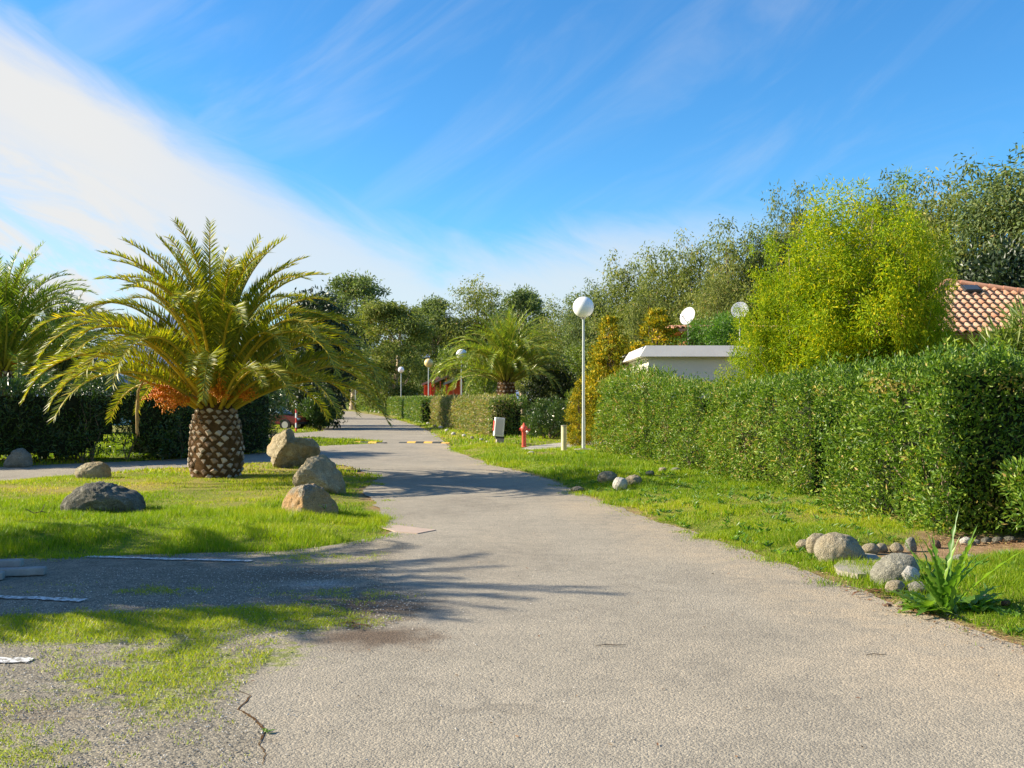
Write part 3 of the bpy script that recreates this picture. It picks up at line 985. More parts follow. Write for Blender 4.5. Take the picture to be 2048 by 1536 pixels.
h = new_mat('palm_leaf_base')
oi = N(h.t, 'ShaderNodeObjectInfo').outputs['Random']; co = objco(h)
n = h.noise(co, 5, 4)
c = h.ramp(h.m('ADD', h.m('MULTIPLY', oi, .6), h.m('MULTIPLY', n, .4)), [(.2, (.20, .13, .085)), (.5, (.36, .28, .21)), (.8, (.56, .47, .38))])
geo = N(h.t, 'ShaderNodeSeparateXYZ'); h.L(co, geo.inputs[0])
c = h.mix(h.smooth(geo.outputs[0], .14, .02), c, (.11, .065, .03))
principled(h, c, .9, .2, n, .5, .03)
M['stub'] = h.mat
M['fibre'] = plain('palm_fibre', (.10, .055, .022), .95, .1, .5, 14, .9)
STUB = stub_mesh(); STUB.materials.append(M['stub'])
DEAD = None


def palm(name, label, loc, th, tr, cl, nfr, seed, mat='frond', rows=13, per=15, lw=.034, elev=(88, 18), stub_s=.13, leafL=.42, dates=(), nl=58, vb=0, top_r=None, bulge=.16, spread=1.0):
    root = thing(name, label, 'palm tree', loc)
    rnd = random.Random(seed)
    def rad(t): return tr * (1 - bulge * (2 * t - .75) ** 2)
    prof = [(tr * 1.05, -.1)] + [(rad(t) - .01, th * t) for t in np.linspace(0, 1, 12)] + [(rad(1) * .75, th + .15), (rad(1) * .4, th + .45), (.04, th + .55)]
    b = MB(); b.lathe(prof, 28)
    b.build('trunk', M['fibre'], root, smooth=True)
    k = 0
    for r_ in range(rows):
        t = (r_ + .6) / rows
        for j in range(per):
            a = 2 * PI * (j + .5 * (r_ % 2)) / per + rnd.uniform(-.03, .03)
            rr = rad(t) - .02
            z = th * t + rnd.uniform(-.008, .008)
            sc = stub_s * rnd.uniform(.78, 1.1)
            low = t < .14
            if rnd.random() < .05: continue
            rr -= rnd.uniform(0, .022); a += rnd.uniform(-.035, .035); z += rnd.uniform(-.012, .012)
            o = link_mesh('leaf_base', STUB, root, (rr * math.cos(a), rr * math.sin(a), z), Euler((rnd.uniform(-.3, .3), rnd.uniform(-.65, -.05) if not low else rnd.uniform(-.1, .3), a)), (sc * rnd.uniform(.8, 1.25), sc, sc * rnd.uniform(.9, 1.15)))
    ncls = 14
    cls = []
    for c_ in range(ncls):
        t = (c_ + .5) / ncls
        e = float(np.interp(t, [0, .12, .3, .5, .75, 1], [88, 81, 72, 58, 44, elev[1]]))
        bend = R(float(np.interp(t, [0, .12, .3, .5, .75, 1], [30, 72, 108, 128, 124, 88])) * spread)
        Lf = cl * float(np.interp(t, [0, .3, .6, 1], [.93, .98, 1.08, 1.0]))
        cls.append((frond_mesh(Lf, R(e), bend, seed * 31 + c_, leafL, nl, lw, mat, vb, 1.7), e))
        cls.append((frond_mesh(Lf * .95, R(e + 3), bend * .85, seed * 57 + c_, leafL * .95, nl, lw, mat, vb, 2.3), e))
    for i in range(nfr):
        t = (i + .5) / nfr
        ci = min(ncls - 1, int(t * ncls)) * 2 + (i % 2)
        a = i * 2.39996 + rnd.uniform(-.12, .12)
        z = th + .38 - .42 * t
        rr = .05 + rad(1) * .62 * t
        s = rnd.uniform(.88, 1.08)
        link_mesh('frond', cls[ci][0], root, (rr * math.cos(a), rr * math.sin(a), z), Euler((rnd.uniform(-.12, .12), 0, a)), s)
    rng = np.random.RandomState(seed)
    for (a, e, Ld, sz, nn) in dates:
        base = np.array([math.cos(a) * rad(1) * .5, math.sin(a) * rad(1) * .5, th + .18])
        parts = []
        ctr = base + np.array([math.cos(a) * math.cos(e), math.sin(a) * math.cos(e), math.sin(e)]) * Ld
        P = []
        nst = 34
        for q in range(nst):
            en = ctr + rng.normal(size=3) * sz * np.array([.55, .55, .6]) + np.array([0, 0, -sz * .25])
            stv = base + (ctr - base) * .55
            midp = (stv + en) / 2 + np.array([0, 0, sz * .18])
            parts.append(tube([Vector(base), Vector(stv), Vector(midp), Vector(en)], [.02, .012, .006, .004], 3))
            for w_ in range(nn):
                u_ = rng.rand()
                pp = (stv * (1 - u_) ** 2 + 2 * u_ * (1 - u_) * midp + en * u_ ** 2) if u_ < 1 else en
                P.append(pp + rng.normal(size=3) * .022)
        V1, F1 = join(parts)
        P = np.array(P); m_ = len(P)
        octv = np.array([(1, 0, 0), (-1, 0, 0), (0, 1, 0), (0, -1, 0), (0, 0, 1.4), (0, 0, -1.4)]) * .013
        V2 = (P[:, None, :] + octv[None] * rng.uniform(.7, 1.3, (m_, 1, 1))).reshape(-1, 3)
        of = np.array([(0, 2, 4), (2, 1, 4), (1, 3, 4), (3, 0, 4), (2, 0, 5), (1, 2, 5), (3, 1, 5), (0, 3, 5)])
        F2 = (np.arange(m_)[:, None, None] * 6 + of[None]).reshape(-1, 3) + len(V1)
        v = np.concatenate([np.full(len(V1), .75), np.repeat(rng.rand(m_), 6)])
        mk('fruit_cluster', np.concatenate([V1, V2]), [F1, F2], M['date'], root, {'v': v})
    return root


g = G(419, 963)
pz = HZ(g.x, g.y + .5)
big = palm('palm_tree', 'large squat date palm with orange fruit on the lawn between the boulders', (g.x, g.y + .42, pz - .04), 1.38, .535, 3.72, 104, 4,
           rows=13, per=16, stub_s=.175, leafL=.46, nl=104, lw=.025, vb=.15, elev=(87, 25),
           dates=[(R(222), .20, 1.02, .27, 34), (R(240), .05, .95, .20, 22), (R(290), .28, .85, .20, 20), (R(200), .25, 1.0, .20, 20), (R(325), .25, .8, .16, 12)])
x = (8 - 1024) / F * 30
palm('palm_tree', 'palm tree cut by the left edge of the photo behind the dark hedge', (x, 30, 0), 2.5, .36, 4.0, 92, 11, 'frond_mid', 12, 9, stub_s=.16, nl=56, vb=.08, leafL=.5,
     dates=[(R(260), .3, .7, .2, 14), (R(320), .2, .7, .18, 12)])
x = (118 - 1024) / F * 37
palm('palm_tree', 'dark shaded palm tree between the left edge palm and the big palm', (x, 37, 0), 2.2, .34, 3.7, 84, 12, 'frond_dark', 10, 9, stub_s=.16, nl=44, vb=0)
x = (1012 - 1024) / F * 50
palm('palm_tree', 'palm tree with arching green fronds behind the browned hedge near the street lamps', (x, 50, 0), 2.5, .55, 3.85, 100, 13, 'frond_mid', 13, 14, stub_s=.19, nl=56, vb=.14, leafL=.5)
palm('palm_tree', 'palm tree out of frame at left that shades the parking area', (-9.9, 9.7, 0), 2.2, .4, 3.3, 60, 14, 'frond', 8, 8, stub_s=.16, nl=52, vb=.04)
palm('palm_tree', 'second palm tree out of frame at left beyond the parking lines', (-12.3, 10.1, 0), 2.6, .4, 3.3, 56, 15, 'frond', 8, 8, stub_s=.16, nl=48, vb=.04)


palm('palm_tree', 'third palm tree out of frame at left beside the first', (-9.3, 8.9, 0), 1.8, .4, 2.9, 60, 16, 'frond', 8, 8, stub_s=.16, nl=48, vb=.04)


# ------------------------------------------------------------------ hedges and shrubs
def hedge(name, label, cat, A, B, thick, h0, h1=None, side=1, dens=900, lL=.075, lW=.026, mat='hedge', seed=1, bump=.10, z0=.05, group=None, rise=None, top_dens=None, end_rough=0, faces='front top ends', branches=0, back=False, round_=.12, vb=0, topv=.07, holes=False):
    """clipped block: A->B is the foot of the seen face, thickness to one side of it. rise(t) lifts the foot of the foliage"""
    rng = np.random.RandomState(seed); rnd = random.Random(seed)
    A = Vector((A[0], A[1], 0)); B = Vector((B[0], B[1], 0))
    L = (B - A).length; d = (B - A).normalized(); nrm = Vector((d.y, -d.x, 0)) * side   # outward
    h1 = h0 if h1 is None else h1
    base = (A + B) / 2 - nrm * thick / 2
    root = thing(name, label, cat, base, 0, group)
    P = []; Nn = []
    dn = np.array(d); nn = np.array(nrm)
    def add(t, out, z, nv, n):
        """t along, out outward from seen face (0 .. -thick)"""
        lump = (fbm(t * 1.0 + seed * 9, z * 1.0 + out, 1.6, 4, seed) - .5) * 2.6 * bump
        fine = np.abs(rng.normal(size=n)) * -.07 + .05 * (rng.rand(n) < .06)
        p = np.array(A)[None] + dn[None] * t[:, None] + nn[None] * out[:, None]
        p[:, 2] = z
        p = p + nv * (lump + fine)[:, None]
        P.append(p); Nn.append(nv)
    def topz(t): return h0 + (h1 - h0) * (t / L) + topv * (fbm(t, t * 0 + seed, 1.1, 3) - .5) * 2
    def ro(n_): return int(n_)
    n = ro(L * (h0 + h1) / 2 * dens)
    t = rng.rand(n) * L; zt = topz(t); z = z0 + rng.rand(n) * (zt - z0)
    if rise is not None:
        rz = rise(t / L); keep = z > rz + .12 * rng.normal(size=n); t, z, zt = t[keep], z[keep], zt[keep]; n = len(t)
    out = -np.maximum(0, (z - (zt - round_)) / round_) ** 2 * round_ * .8 - .05 * np.maximum(0, .35 - z)
    out = out + np.abs(rng.normal(size=n)) * .0
    # push inwards near the ends so corners are rounded
    e = np.minimum(t, L - t); out -= np.maximum(0, 1 - e / .25) ** 2 * .12
    if holes:
        kp = fbm(t + seed * 3, z, 4.5, 2, seed) > .34 + .12 * rng.rand(n); t, out, z, zt = t[kp], out[kp], z[kp], zt[kp]; n = len(t)
    if 'front' in faces: add(t, out, z, np.tile(nn, (n, 1)), n)
    td = top_dens or dens * .6
    n = ro(L * thick * td)
    t = rng.rand(n) * L; out = -rng.rand(n) * thick
    z = topz(t) - .05 * np.maximum(0, 1 + out / .2) - rng.rand(n) * .02
    if 'top' in faces: add(t, out, z, np.tile(np.array([[0, 0, 1.0]]), (n, 1)), n)
    if 'ends' in faces:
        for tt, sg in ((0, -1), (L, 1)):
            n = ro(thick * (h0 + h1) / 2 * dens * .8)
            out = -rng.rand(n) * thick; t = np.full(n, float(tt)); zt = topz(t); z = z0 + rng.rand(n) * (zt - z0)
            if rise is not None:
                keep = z > rise(t / L) + .1; t, z, out = t[keep], z[keep], out[keep]; n = len(t)
            add(t, out, z, np.tile(dn * sg, (n, 1)), n)
    if back:
        n = ro(L * h0 * dens * .3)
        t = rng.rand(n) * L; zt = topz(t); z = z0 + rng.rand(n) * (zt - z0); add(t, np.full(n, -thick), z, np.tile(-nn, (n, 1)), n)
    if holes:      # a second, deeper layer of leaves seen through the gaps
        n = ro(L * h0 * dens * .5)
        t = rng.rand(n) * L; z = z0 + rng.rand(n) * (topz(t) - .12 - z0); add(t, -.14 - .2 * rng.rand(n), z, np.tile(nn, (n, 1)), n)
    # loose interior leaves
    n = ro(L * thick * h0 * dens * .12)
    t = rng.rand(n) * L; out = -rng.rand(n) * min(thick, .5); z = z0 + rng.rand(n) * (topz(t) - z0)
    if rise is not None:
        keep = z > rise(t / L); t, z, out = t[keep], z[keep], out[keep]; n = len(t)
    add(t, out, z, np.tile(nn, (n, 1)), n)
    # shoots standing proud of the top
    n = ro(L * thick * 34)
    t = rng.rand(n) * L; out = -rng.rand(n) * thick
    for k in range(5): add(t + rng.normal(size=n) * .02, out + rng.normal(size=n) * .02, topz(t) + .03 + k * .03, np.tile(np.array([[0, 0, 1.0]]), (n, 1)), n)
    P = np.concatenate(P); Nn = np.concatenate(Nn); n = len(P)
    dv = Nn * .55 + np.array([[0, 0, .35]]) + rng.normal(size=(n, 3)) * .6
    v = np.clip(rng.beta(2, 2.4, n) + .35 * (fbm(P[:, 0] + P[:, 1] * .3, P[:, 2], .9, 3, 7) - .5) + vb, 0, 1)
    dead = sstep(fbm(P[:, 0] + P[:, 1], P[:, 2] * 1.3, 2.2, 3, 17 + seed), .74, .84) > rng.rand(n) * 1.4
    v = np.where(dead & (mat == 'hedge'), .97, v)
    V, Fc, v = leaves(P - np.array([base]), dv, lL * rng.uniform(.5, 1.45, n), lW * rng.uniform(.6, 1.35, n), v, rng, nrm=Nn + rng.normal(size=(n, 3)) * .7)
    mk('foliage', V, Fc, M[mat], root, {'v': v})
    # twiggy, leaf-choked inside
    nb = max(2, int(L / .6)); parts = []
    for i in range(nb + branches):
        tt = rnd.uniform(.25, L - .25); oo = -rnd.uniform(.25, max(.3, thick - .2))
        p0 = A + d * tt + nrm * oo
        for q in range(3):
            zt_ = float(topz(np.array([tt]))[0]) - .15
            p1 = p0 + d * rnd.uniform(-.5, .5) + nrm * rnd.uniform(-.1, .25) + Vector((0, 0, zt_ * rnd.uniform(.7, 1)))
            pth = limb_path(p0, p1, rnd, .2, 5)
            r0 = rnd.uniform(.014, .028)
            parts.append(tube([p - base for p in pth], [r0, r0 * .8, r0 * .65, r0 * .5, r0 * .35, r0 * .2], 5))
    V, Fc = join(parts)
    mk('branches', V, Fc, M['twig'], root, smooth=True)
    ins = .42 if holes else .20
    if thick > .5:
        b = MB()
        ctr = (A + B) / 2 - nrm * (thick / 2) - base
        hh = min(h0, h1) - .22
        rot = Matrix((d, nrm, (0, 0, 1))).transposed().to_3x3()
        # dark boxes standing in for inner shade, broken up so light leaks through
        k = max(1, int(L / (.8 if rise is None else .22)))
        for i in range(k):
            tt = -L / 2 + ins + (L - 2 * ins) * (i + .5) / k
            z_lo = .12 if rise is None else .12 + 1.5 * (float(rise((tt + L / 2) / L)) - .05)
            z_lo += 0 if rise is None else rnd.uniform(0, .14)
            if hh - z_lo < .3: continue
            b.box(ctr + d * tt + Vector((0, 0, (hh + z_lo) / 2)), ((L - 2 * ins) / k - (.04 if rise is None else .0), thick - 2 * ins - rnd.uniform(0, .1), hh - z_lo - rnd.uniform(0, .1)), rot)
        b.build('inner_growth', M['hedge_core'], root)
    return root


A0 = G(1862, 1085); 
def hp(px_, py_): g = G(px_, py_); return (g.x, g.y)
# near hedge along the right of the road, four clipped sections
secs = [((1868, 1083), (1632, 1015), 2.08, 2.08, 1350, .070, .026, 'near corner section of the tall clipped hedge, beside the boulders'),
        ((1594, 1002), (1402, 954), 1.96, 1.82, 1200, .075, .024, 'second tall hedge section, between the two dark gaps'),
        ((1382, 948), (1297, 931), 1.88, 2.06, 1000, .085, .022, 'narrow hedge section before the long leaved end of the row'),
        ((1284, 928), (1192, 910), 2.15, 2.22, 850, .125, .024, 'looser oleander hedge section at the far end beside the tall white lamp')]
for i, (a, b_, h0_, h1_, dn_, ll, lw_, lab) in enumerate(secs):
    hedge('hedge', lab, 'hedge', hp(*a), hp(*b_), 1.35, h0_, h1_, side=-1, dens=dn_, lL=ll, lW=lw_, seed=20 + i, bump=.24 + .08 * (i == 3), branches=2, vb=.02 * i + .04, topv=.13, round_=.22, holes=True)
# its shaded end turning right
pA = G(1868, 1083)
hedge('hedge', 'dark shaded return of the tall hedge running to the right edge, bare branches showing', 'hedge', (pA.x + .12, pA.y + .12), (pA.x + 3.6, pA.y + .0), 1.3, 2.11, 2.14, side=1, dens=620, lL=.07, lW=.026, seed=31, bump=.22,
      branches=10, faces='front top ends')


def shrub(name, label, loc, rx, ry, h_, n, lL, lW, mat, seed, zb=.1, group=None, stems=5, droop=-.1, cat='shrub', nclump=26, stem_mat='twig', crR=None, vb=0):
    rng = np.random.RandomState(seed); rnd = random.Random(seed)
    root = thing(name, label, cat, loc, 0, group)
    P = []; Dv = []; Vv = []; cs = []
    cr = crR or min(rx, ry, h_ / 2) * .42
    for i in range(nclump):
        a = rnd.uniform(0, 2 * PI); t = rnd.random()
        z = zb * h_ + cr * .6 + (h_ * (1 - zb) - cr * 1.2) * t
        rr = math.sqrt(max(.05, 1 - (2 * t - .8) ** 2 / 1.7)) * rnd.random() ** .4
        c = np.array([max(0, rx - cr * .6) * rr * math.cos(a), max(0, ry - cr * .6) * rr * math.sin(a), z]); cs.append(c)
        m_ = n // nclump
        d = unit(rng.normal(size=(m_, 3)))
        p = c + d * cr * rng.rand(m_, 1) ** .4 * rnd.uniform(.75, 1.2)
        P.append(p); Dv.append(d * .8 + np.array([[0, 0, .35 - droop]]) + .5 * rng.normal(size=(m_, 3)))
        Vv.append(np.clip(rng.beta(2, 2.4, m_) + rnd.uniform(-.12, .12) + vb, 0, 1))
    P = np.concatenate(P); Dv = np.concatenate(Dv); Vv = np.concatenate(Vv)
    k = P[:, 2] > .02; P, Dv, Vv = P[k], Dv[k], Vv[k]
    V, Fc, v = leaves(P, Dv, lL * rng.uniform(.7, 1.3, len(P)), lW * rng.uniform(.7, 1.2, len(P)), Vv, rng)
    mk('foliage', V, Fc, M[mat], root, {'v': v})
    parts = []
    for i in range(max(stems, 3)):
        c = Vector(rnd.choice(cs))
        pth = limb_path((rnd.uniform(-.12, .12), rnd.uniform(-.12, .12), -.05), c, rnd, .15, 4)
        r0 = .02 + .01 * h_
        parts.append(tube(pth, [r0, r0 * .85, r0 * .65, r0 * .45, r0 * .2], 5))
    V, Fc = join(parts)
    mk('stems', V, Fc, M[stem_mat], root, smooth=True)
    return root


g = G(2085, 1092)
shrub('shrub', 'sunlit leafy shrub cut by the right edge in front of the dark hedge', (g.x, g.y - .1, 0), .50, .55, 1.05, 4200, .085, .028, 'hedge', 41, nclump=24, vb=.08)

# middle distance clipped hedges on the right of the road
def gy_(px_, depth): return ((px_ - 1024) / F * depth, depth)
hedge('hedge', 'browned clipped hedge behind the meter cabinet, lit along the road', 'hedge', gy_(977, 41.5), gy_(862, 63), 1.2, 1.62, 1.62, side=-1, dens=330, lL=.13, lW=.05, mat='hedge_dry', seed=50, bump=.14, vb=.16)
hedge('hedge', 'greener shaded end of the browned hedge facing the camera', 'hedge', gy_(980, 41.6), gy_(1052, 41.6), 1.0, 1.62, 1.60, side=1, dens=330, lL=.12, lW=.05, mat='hedge_far', seed=51, bump=.10)
hedge('hedge', 'clipped green hedge block with dark shaded end beyond the browned hedge', 'hedge', gy_(839, 66), gy_(820, 74), 1.6, 1.62, 1.62, side=-1, dens=220, lL=.16, lW=.07, mat='hedge_far', seed=52, bump=.07)
hedge('hedge', 'narrow clipped hedge block just beyond the dark ended one', 'hedge', gy_(816, 78), gy_(799, 90), 1.6, 1.62, 1.62, side=-1, dens=200, lL=.18, lW=.07, mat='hedge_far', seed=53, bump=.07)
hedge('hedge', 'clipped hedge behind the farthest cream lamp', 'hedge', gy_(795, 94), gy_(757, 118), 1.5, 1.62, 1.62, side=-1, dens=120, lL=.22, lW=.09, mat='hedge_far', seed=54, bump=.08, vb=.1)
hedge('hedge', 'farthest clipped hedge at the end of the road', 'hedge', gy_(755, 121), gy_(716, 150), 1.5, 1.62, 1.62, side=-1, dens=100, lL=.25, lW=.10, mat='hedge_far', seed=55, bump=.08)

# left side oleander hedge, foliage clear of the ground in the middle
def rise1(t): return .05 + .72 * np.exp(-((t - .5) / .16) ** 2)
a_ = hp(-260, 938); b_ = hp(345, 921)
hedge('hedge', 'dark oleander hedge left of the big palm, trunks bare where the lawn shows through', 'hedge', a_, b_, 1.6, 1.96, 1.95, side=1, dens=520, lL=.14, lW=.032, mat='oleander', seed=60, bump=.34, topv=.22, round_=.4,
      rise=lambda t: .05 + .62 * np.exp(-((t - .83) / .085) ** 2), branches=6, top_dens=420, back=True)
a_ = hp(340, 921); b_ = hp(558, 905)
hedge('hedge', 'dark oleander hedge showing on the right of the big palm trunk', 'hedge', a_, b_, 1.8, 1.95, 2.05, side=1, dens=450, lL=.14, lW=.032, mat='oleander', seed=61, bump=.34, topv=.22, round_=.4, top_dens=420, branches=8)
g = gy_(637, 54)
shrub('shrub', 'round oleander bush lit on top beside the red and white marker post', (g[0], g[1], 0), .95, 1.4, 1.9, 9500, .16, .05, 'oleander', 62, nclump=34, vb=.12)
g = gy_(528, 40)
shrub('shrub', 'tall oleander bush behind the right end of the left hedge', (g[0], g[1], 0), 1.0, 1.6, 2.45, 5200, .15, .038, 'oleander', 63, nclump=34, vb=.06)
g = gy_(1100, 40)
shrub('shrub', 'dark round oleander behind the fire hydrant', (g[0], g[1], 0), 1.15, 1.2, 1.65, 6500, .12, .035, 'oleander', 64, nclump=34, vb=.06)
g = gy_(1102, 52)
shrub('shrub', 'tall dark shrub behind the mid distance palm, right of its trunk', (g[0], g[1], 0), 1.7, 1.5, 3.4, 8500, .18, .06, 'oak', 65, nclump=44, vb=.25)
g = gy_(1148, 46)
shrub('shrub', 'bright green low shrub left of the golden conifers', (g[0], g[1], 0), .9, 1.0, 2.0, 4500, .12, .035, 'bright', 66, nclump=26)
g = gy_(960, 70)
shrub('shrub', 'yellow green bush between red bungalows and palm trunk', (g[0], g[1], 0), 1.5, 1.5, 4.4, 5200, .2, .07, 'bright', 67, nclump=34, vb=.1)
g = gy_(2042, 17)
shrub('shrub', 'spiky bamboo like plant above the hedge in front of the tiled roof', (g[0], g[1], 0), .75, .8, 3.1, 1500, .34, .035, 'bright', 68, nclump=16, zb=.5, droop=.1)

# ------------------------------------------------------------------ trees
TPL = {}
TPL['euc_a'] = (tree_template(101, 12, 7, .03, 300, 1.35, 56000, .25, .085, .7, 'multi16', .20), 12, 7)
TPL['euc_b'] = (tree_template(102, 12, 8, .04, 320, 1.35, 58000, .25, .085, .75, 'multi20', .22, 'euc', 'bark'), 12, 8)
TPL['euc_c'] = (tree_template(103, 13, 7, .03, 300, 1.4, 56000, .25, .08, .7, 'multi16', .2, 'euc_blue'), 13, 7)
TPL['euc_d'] = (tree_template(104, 12, 9, .22, 90, 1.0, 30000, .32, .12, .35, 'umbrella', .28, 'euc_blue', 'pale_bark'), 12, 9)
TPL['euc_e'] = (tree_template(105, 12, 8, .10, 120, 1.0, 32000, .32, .115, .6, 'round', .26, 'euc', 'pale_bark', stems=3), 12, 8)
TPL['oak'] = (tree_template(106, 7, 7, .04, 120, .9, 26000, .26, .13, .1, 'round', .22, 'oak'), 7, 7)
TPL['small'] = (tree_template(107, 5, 5, .05, 80, .6, 16000, .22, .09, .2, 'round', .1, 'bright'), 5, 5)


def tr(key, label, px_, top, depth, wpx, rot, name='eucalyptus_tree', group=None):
    tp, H0, W0 = TPL[key]
    if key in ('euc_a', 'euc_b', 'euc_c'): top -= .05 * (800 - top)
    return plant_tree(name, label, 'tree', tp, H0, W0, px_, top, depth, wpx, rot, group)


ER = 'eucalyptus trees rising behind the houses on the right'
tr('euc_c', 'tallest blue green eucalyptus at the right edge behind the tiled roof', 2050, 278, 44, 429, .3, group=ER)
tr('euc_b', 'big eucalyptus left of the tallest one, above the ridge of the tiled roof', 1925, 345, 47, 351, 1.9, group=ER)
tr('euc_a', 'grey topped eucalyptus just right of the mimosa top', 1845, 368, 52, 247, .8, group=ER)
tr('euc_c', 'brownish tipped eucalyptus peeping over the mimosa crown', 1775, 345, 55, 247, 2.6, group=ER)
tr('euc_a', 'eucalyptus mostly hidden behind the middle of the mimosa', 1680, 408, 52, 260, 3.5, group=ER)
tr('euc_a', 'narrow eucalyptus with reddish pointed tip left of the mimosa', 1590, 378, 54, 162, 4.4, group=ER)
tr('euc_c', 'slender dark eucalyptus beside the reddish pointed one', 1538, 430, 54, 175, .2, group=ER)
tr('euc_a', 'eucalyptus above the second satellite dish', 1468, 448, 54, 195, 1.2, group=ER)
tr('euc_b', 'eucalyptus with two pale tips above the first satellite dish', 1398, 468, 56, 195, 2.2, group=ER)
tr('euc_a', 'olive eucalyptus above the right golden conifer', 1325, 498, 58, 195, 5.2, group=ER)
tr('euc_b', 'olive eucalyptus above the left golden conifer', 1258, 512, 60, 195, 3.0, group=ER)
tr('euc_c', 'eucalyptus right behind the globe of the tall white lamp', 1190, 560, 64, 182, 4.0, group=ER)
tr('euc_a', 'last low eucalyptus of the right row, left of the tall lamp', 1132, 598, 70, 169, 5.0, group=ER)
tr('euc_b', 'broad eucalyptus crown behind the right half of the mid distance palm', 1085, 640, 80, 130, 1.0, group=ER)
tr('oak', 'dark tree filling behind the tiled house below the eucalyptuses', 2010, 500, 40, 300, 1.0, 'evergreen_tree')
EF = 'tall gum trees closing the far end of the road'
tr('euc_d', 'open crowned gum tree rising right of the big palm fronds', 705, 548, 158, 214, .4, group=EF)
tr('euc_e', 'gum tree with hanging foliage directly above the far road', 780, 604, 108, 195, 1.7, group=EF)
tr('euc_d', 'dark gum tree between the hanging one and the dome shaped one', 868, 596, 124, 169, 2.9, group=EF)
tr('euc_b', 'dome shaped gum tree, highest at the centre of the far end', 962, 562, 122, 214, 4.1, group=EF)
tr('euc_d', 'gum tree top behind the left fronds of the mid distance palm', 1046, 577, 112, 169, 5.3, group=EF)
tr('euc_e', 'gum tree with pale trunks behind the far white lamp', 792, 690, 150, 143, 3.3, group=EF)
tr('euc_e', 'lower gum tree behind the red bungalows', 880, 660, 135, 195, 2.0, group=EF)
tr('euc_b', 'lower gum tree right of the red bungalows', 950, 650, 130, 169, 0.4, group=EF)
tr('small', 'small orange tinged tree at the far end of the hedges', 742, 742, 160, 80, 1.1, 'small_tree')
tr('euc_e', 'distant gum tree straight above the vanishing road', 690, 700, 165, 130, 4.0, group=EF)
tr('oak', 'dark evergreen behind the right fronds of the big palm', 632, 592, 56, 190, .5, 'evergreen_tree')
tr('oak', 'low dark evergreen left of the far road, behind the oleander bush', 560, 690, 62, 150, 2.5, 'evergreen_tree')
tr('oak', 'farther dark evergreen bordering the left of the far road', 640, 700, 84, 80, 4.2, 'evergreen_tree')
tr('small', 'small lit tree behind the mid distance palm, left of its trunk', 905, 700, 84, 90, 2.0, 'small_tree')
tr('oak', 'dark tree below the dark shaded palm at left', 100, 700, 46, 190, 3.0, 'evergreen_tree')
tr('euc_b', 'pale distant tree seen between big palm trunk and left hedge', 330, 735, 95, 260, 3.0)
tr('oak', 'distant dark tree behind the big palm', 480, 735, 90, 200, 1.0, 'evergreen_tree')
tr('euc_a', 'gum tree behind the white hut and golden conifers', 1290, 560, 50, 150, 2.7, group=ER)
tr('euc_b', 'gum tree in the gap behind the satellite dishes', 1430, 540, 47, 170, .9, group=ER)
tr('small', 'green shrubby tree behind the tall lamp post', 1165, 690, 62, 120, .9, 'small_tree')

# feathery mimosa: many fine clumps
mt = tree_template(201, 6.2, 4.6, .10, 330, .50, 120000, .10, .028, .1, 'multi17', .07, 'mimosa', 'pale_bark', sprays=True, vbias=.10, stems=3)
plant_tree('mimosa_tree', 'large feathery yellow green mimosa behind the hedge, left of the tiled roof', 'tree', mt, 6.2, 4.6, 1722, 348, 20.5, 420, .6)
plant_tree('mimosa_tree', 'right lobe of yellow green mimosa nearest the tiled roof', 'tree', mt, 6.2, 4.6, 1846, 430, 19.8, 185, 2.6)
mt2 = tree_template(203, 6.2, 4.6, .06, 240, .48, 80000, .10, .028, .1, 'multi13', .06, 'mimosa', 'pale_bark', sprays=True, vbias=.02, stems=2)
plant_tree('mimosa_tree', 'left mimosa lobe sloping down towards the satellite dishes', 'tree', mt2, 6.2, 4.6, 1588, 425, 21, 290, 2.1)
plant_tree('mimosa_tree', 'lowest green mimosa with drooping sprays beside the white hut', 'tree', mt2, 6.2, 4.6, 1520, 575, 21.5, 190, 4.1)
shr = tree_template(202, 4.0, 3.4, .05, 90, .42, 36000, .10, .028, .1, 'round', .06, 'weed', 'bark', sprays=True)
plant_tree('juniper_bush', 'deep green feathery bush rising just behind the white hut roof', 'bush', shr, 4.0, 3.4, 1440, 630, 39.5, 190, .2)
for (px_, top, dep, wpx, sd, lab) in ((1222, 628, 35, 170, 211, 'golden conifer left of the white hut, behind the tall lamp'), (1312, 612, 40, 210, 212, 'golden conifer with pointed tip above the white hut roof'), (1158, 760, 33, 80, 213, 'low golden bush behind the cream post')):
    g_ = tree_template(sd, 4.6, 2.0, .02, 260, .30, 30000, .10, .05, 0, 'cone', .07, 'gold', 'bark', sprays=True)
    plant_tree('golden_conifer', lab, 'conifer', g_, 4.6, 2.0, px_, top, dep, wpx, sd, 'golden conifers near the hut' if sd < 213 else None)

# ------------------------------------------------------------------ boulders and stones
def boulder_mesh(seed, size, cuts=(), rough=.18, sub=5, fine=.03, freq=1.3):
    bm = bmesh.new(); bmesh.ops.create_icosphere(bm, subdivisions=sub, radius=1)
    off = Vector((seed * 3.7, seed * 1.3, seed * 2.1))
    for v in bm.verts:
        p = v.co.copy()
        k = 1 + rough * mnoise.fractal(p * freq + off, 1.0, 2.0, 4) * 1.6
        p *= k
        for nx, ny, nz, d, hard in cuts:
            nn = Vector((nx, ny, nz)).normalized()
            e = p.dot(nn) - d
            if e > 0: p -= nn * e * hard
        p += v.co * fine * (mnoise.fractal(p * 5 + off, 1.0, 2.0, 4) + .6 * mnoise.fractal(p * 13 + off, 1.0, 2.0, 3))
        v.co = Vector((p.x * size[0], p.y * size[1], p.z * size[2]))
    me = bpy.data.meshes.new('stone'); bm.to_mesh(me); bm.free()
    me.polygons.foreach_set('use_smooth', np.ones(len(me.polygons), bool))
    return me


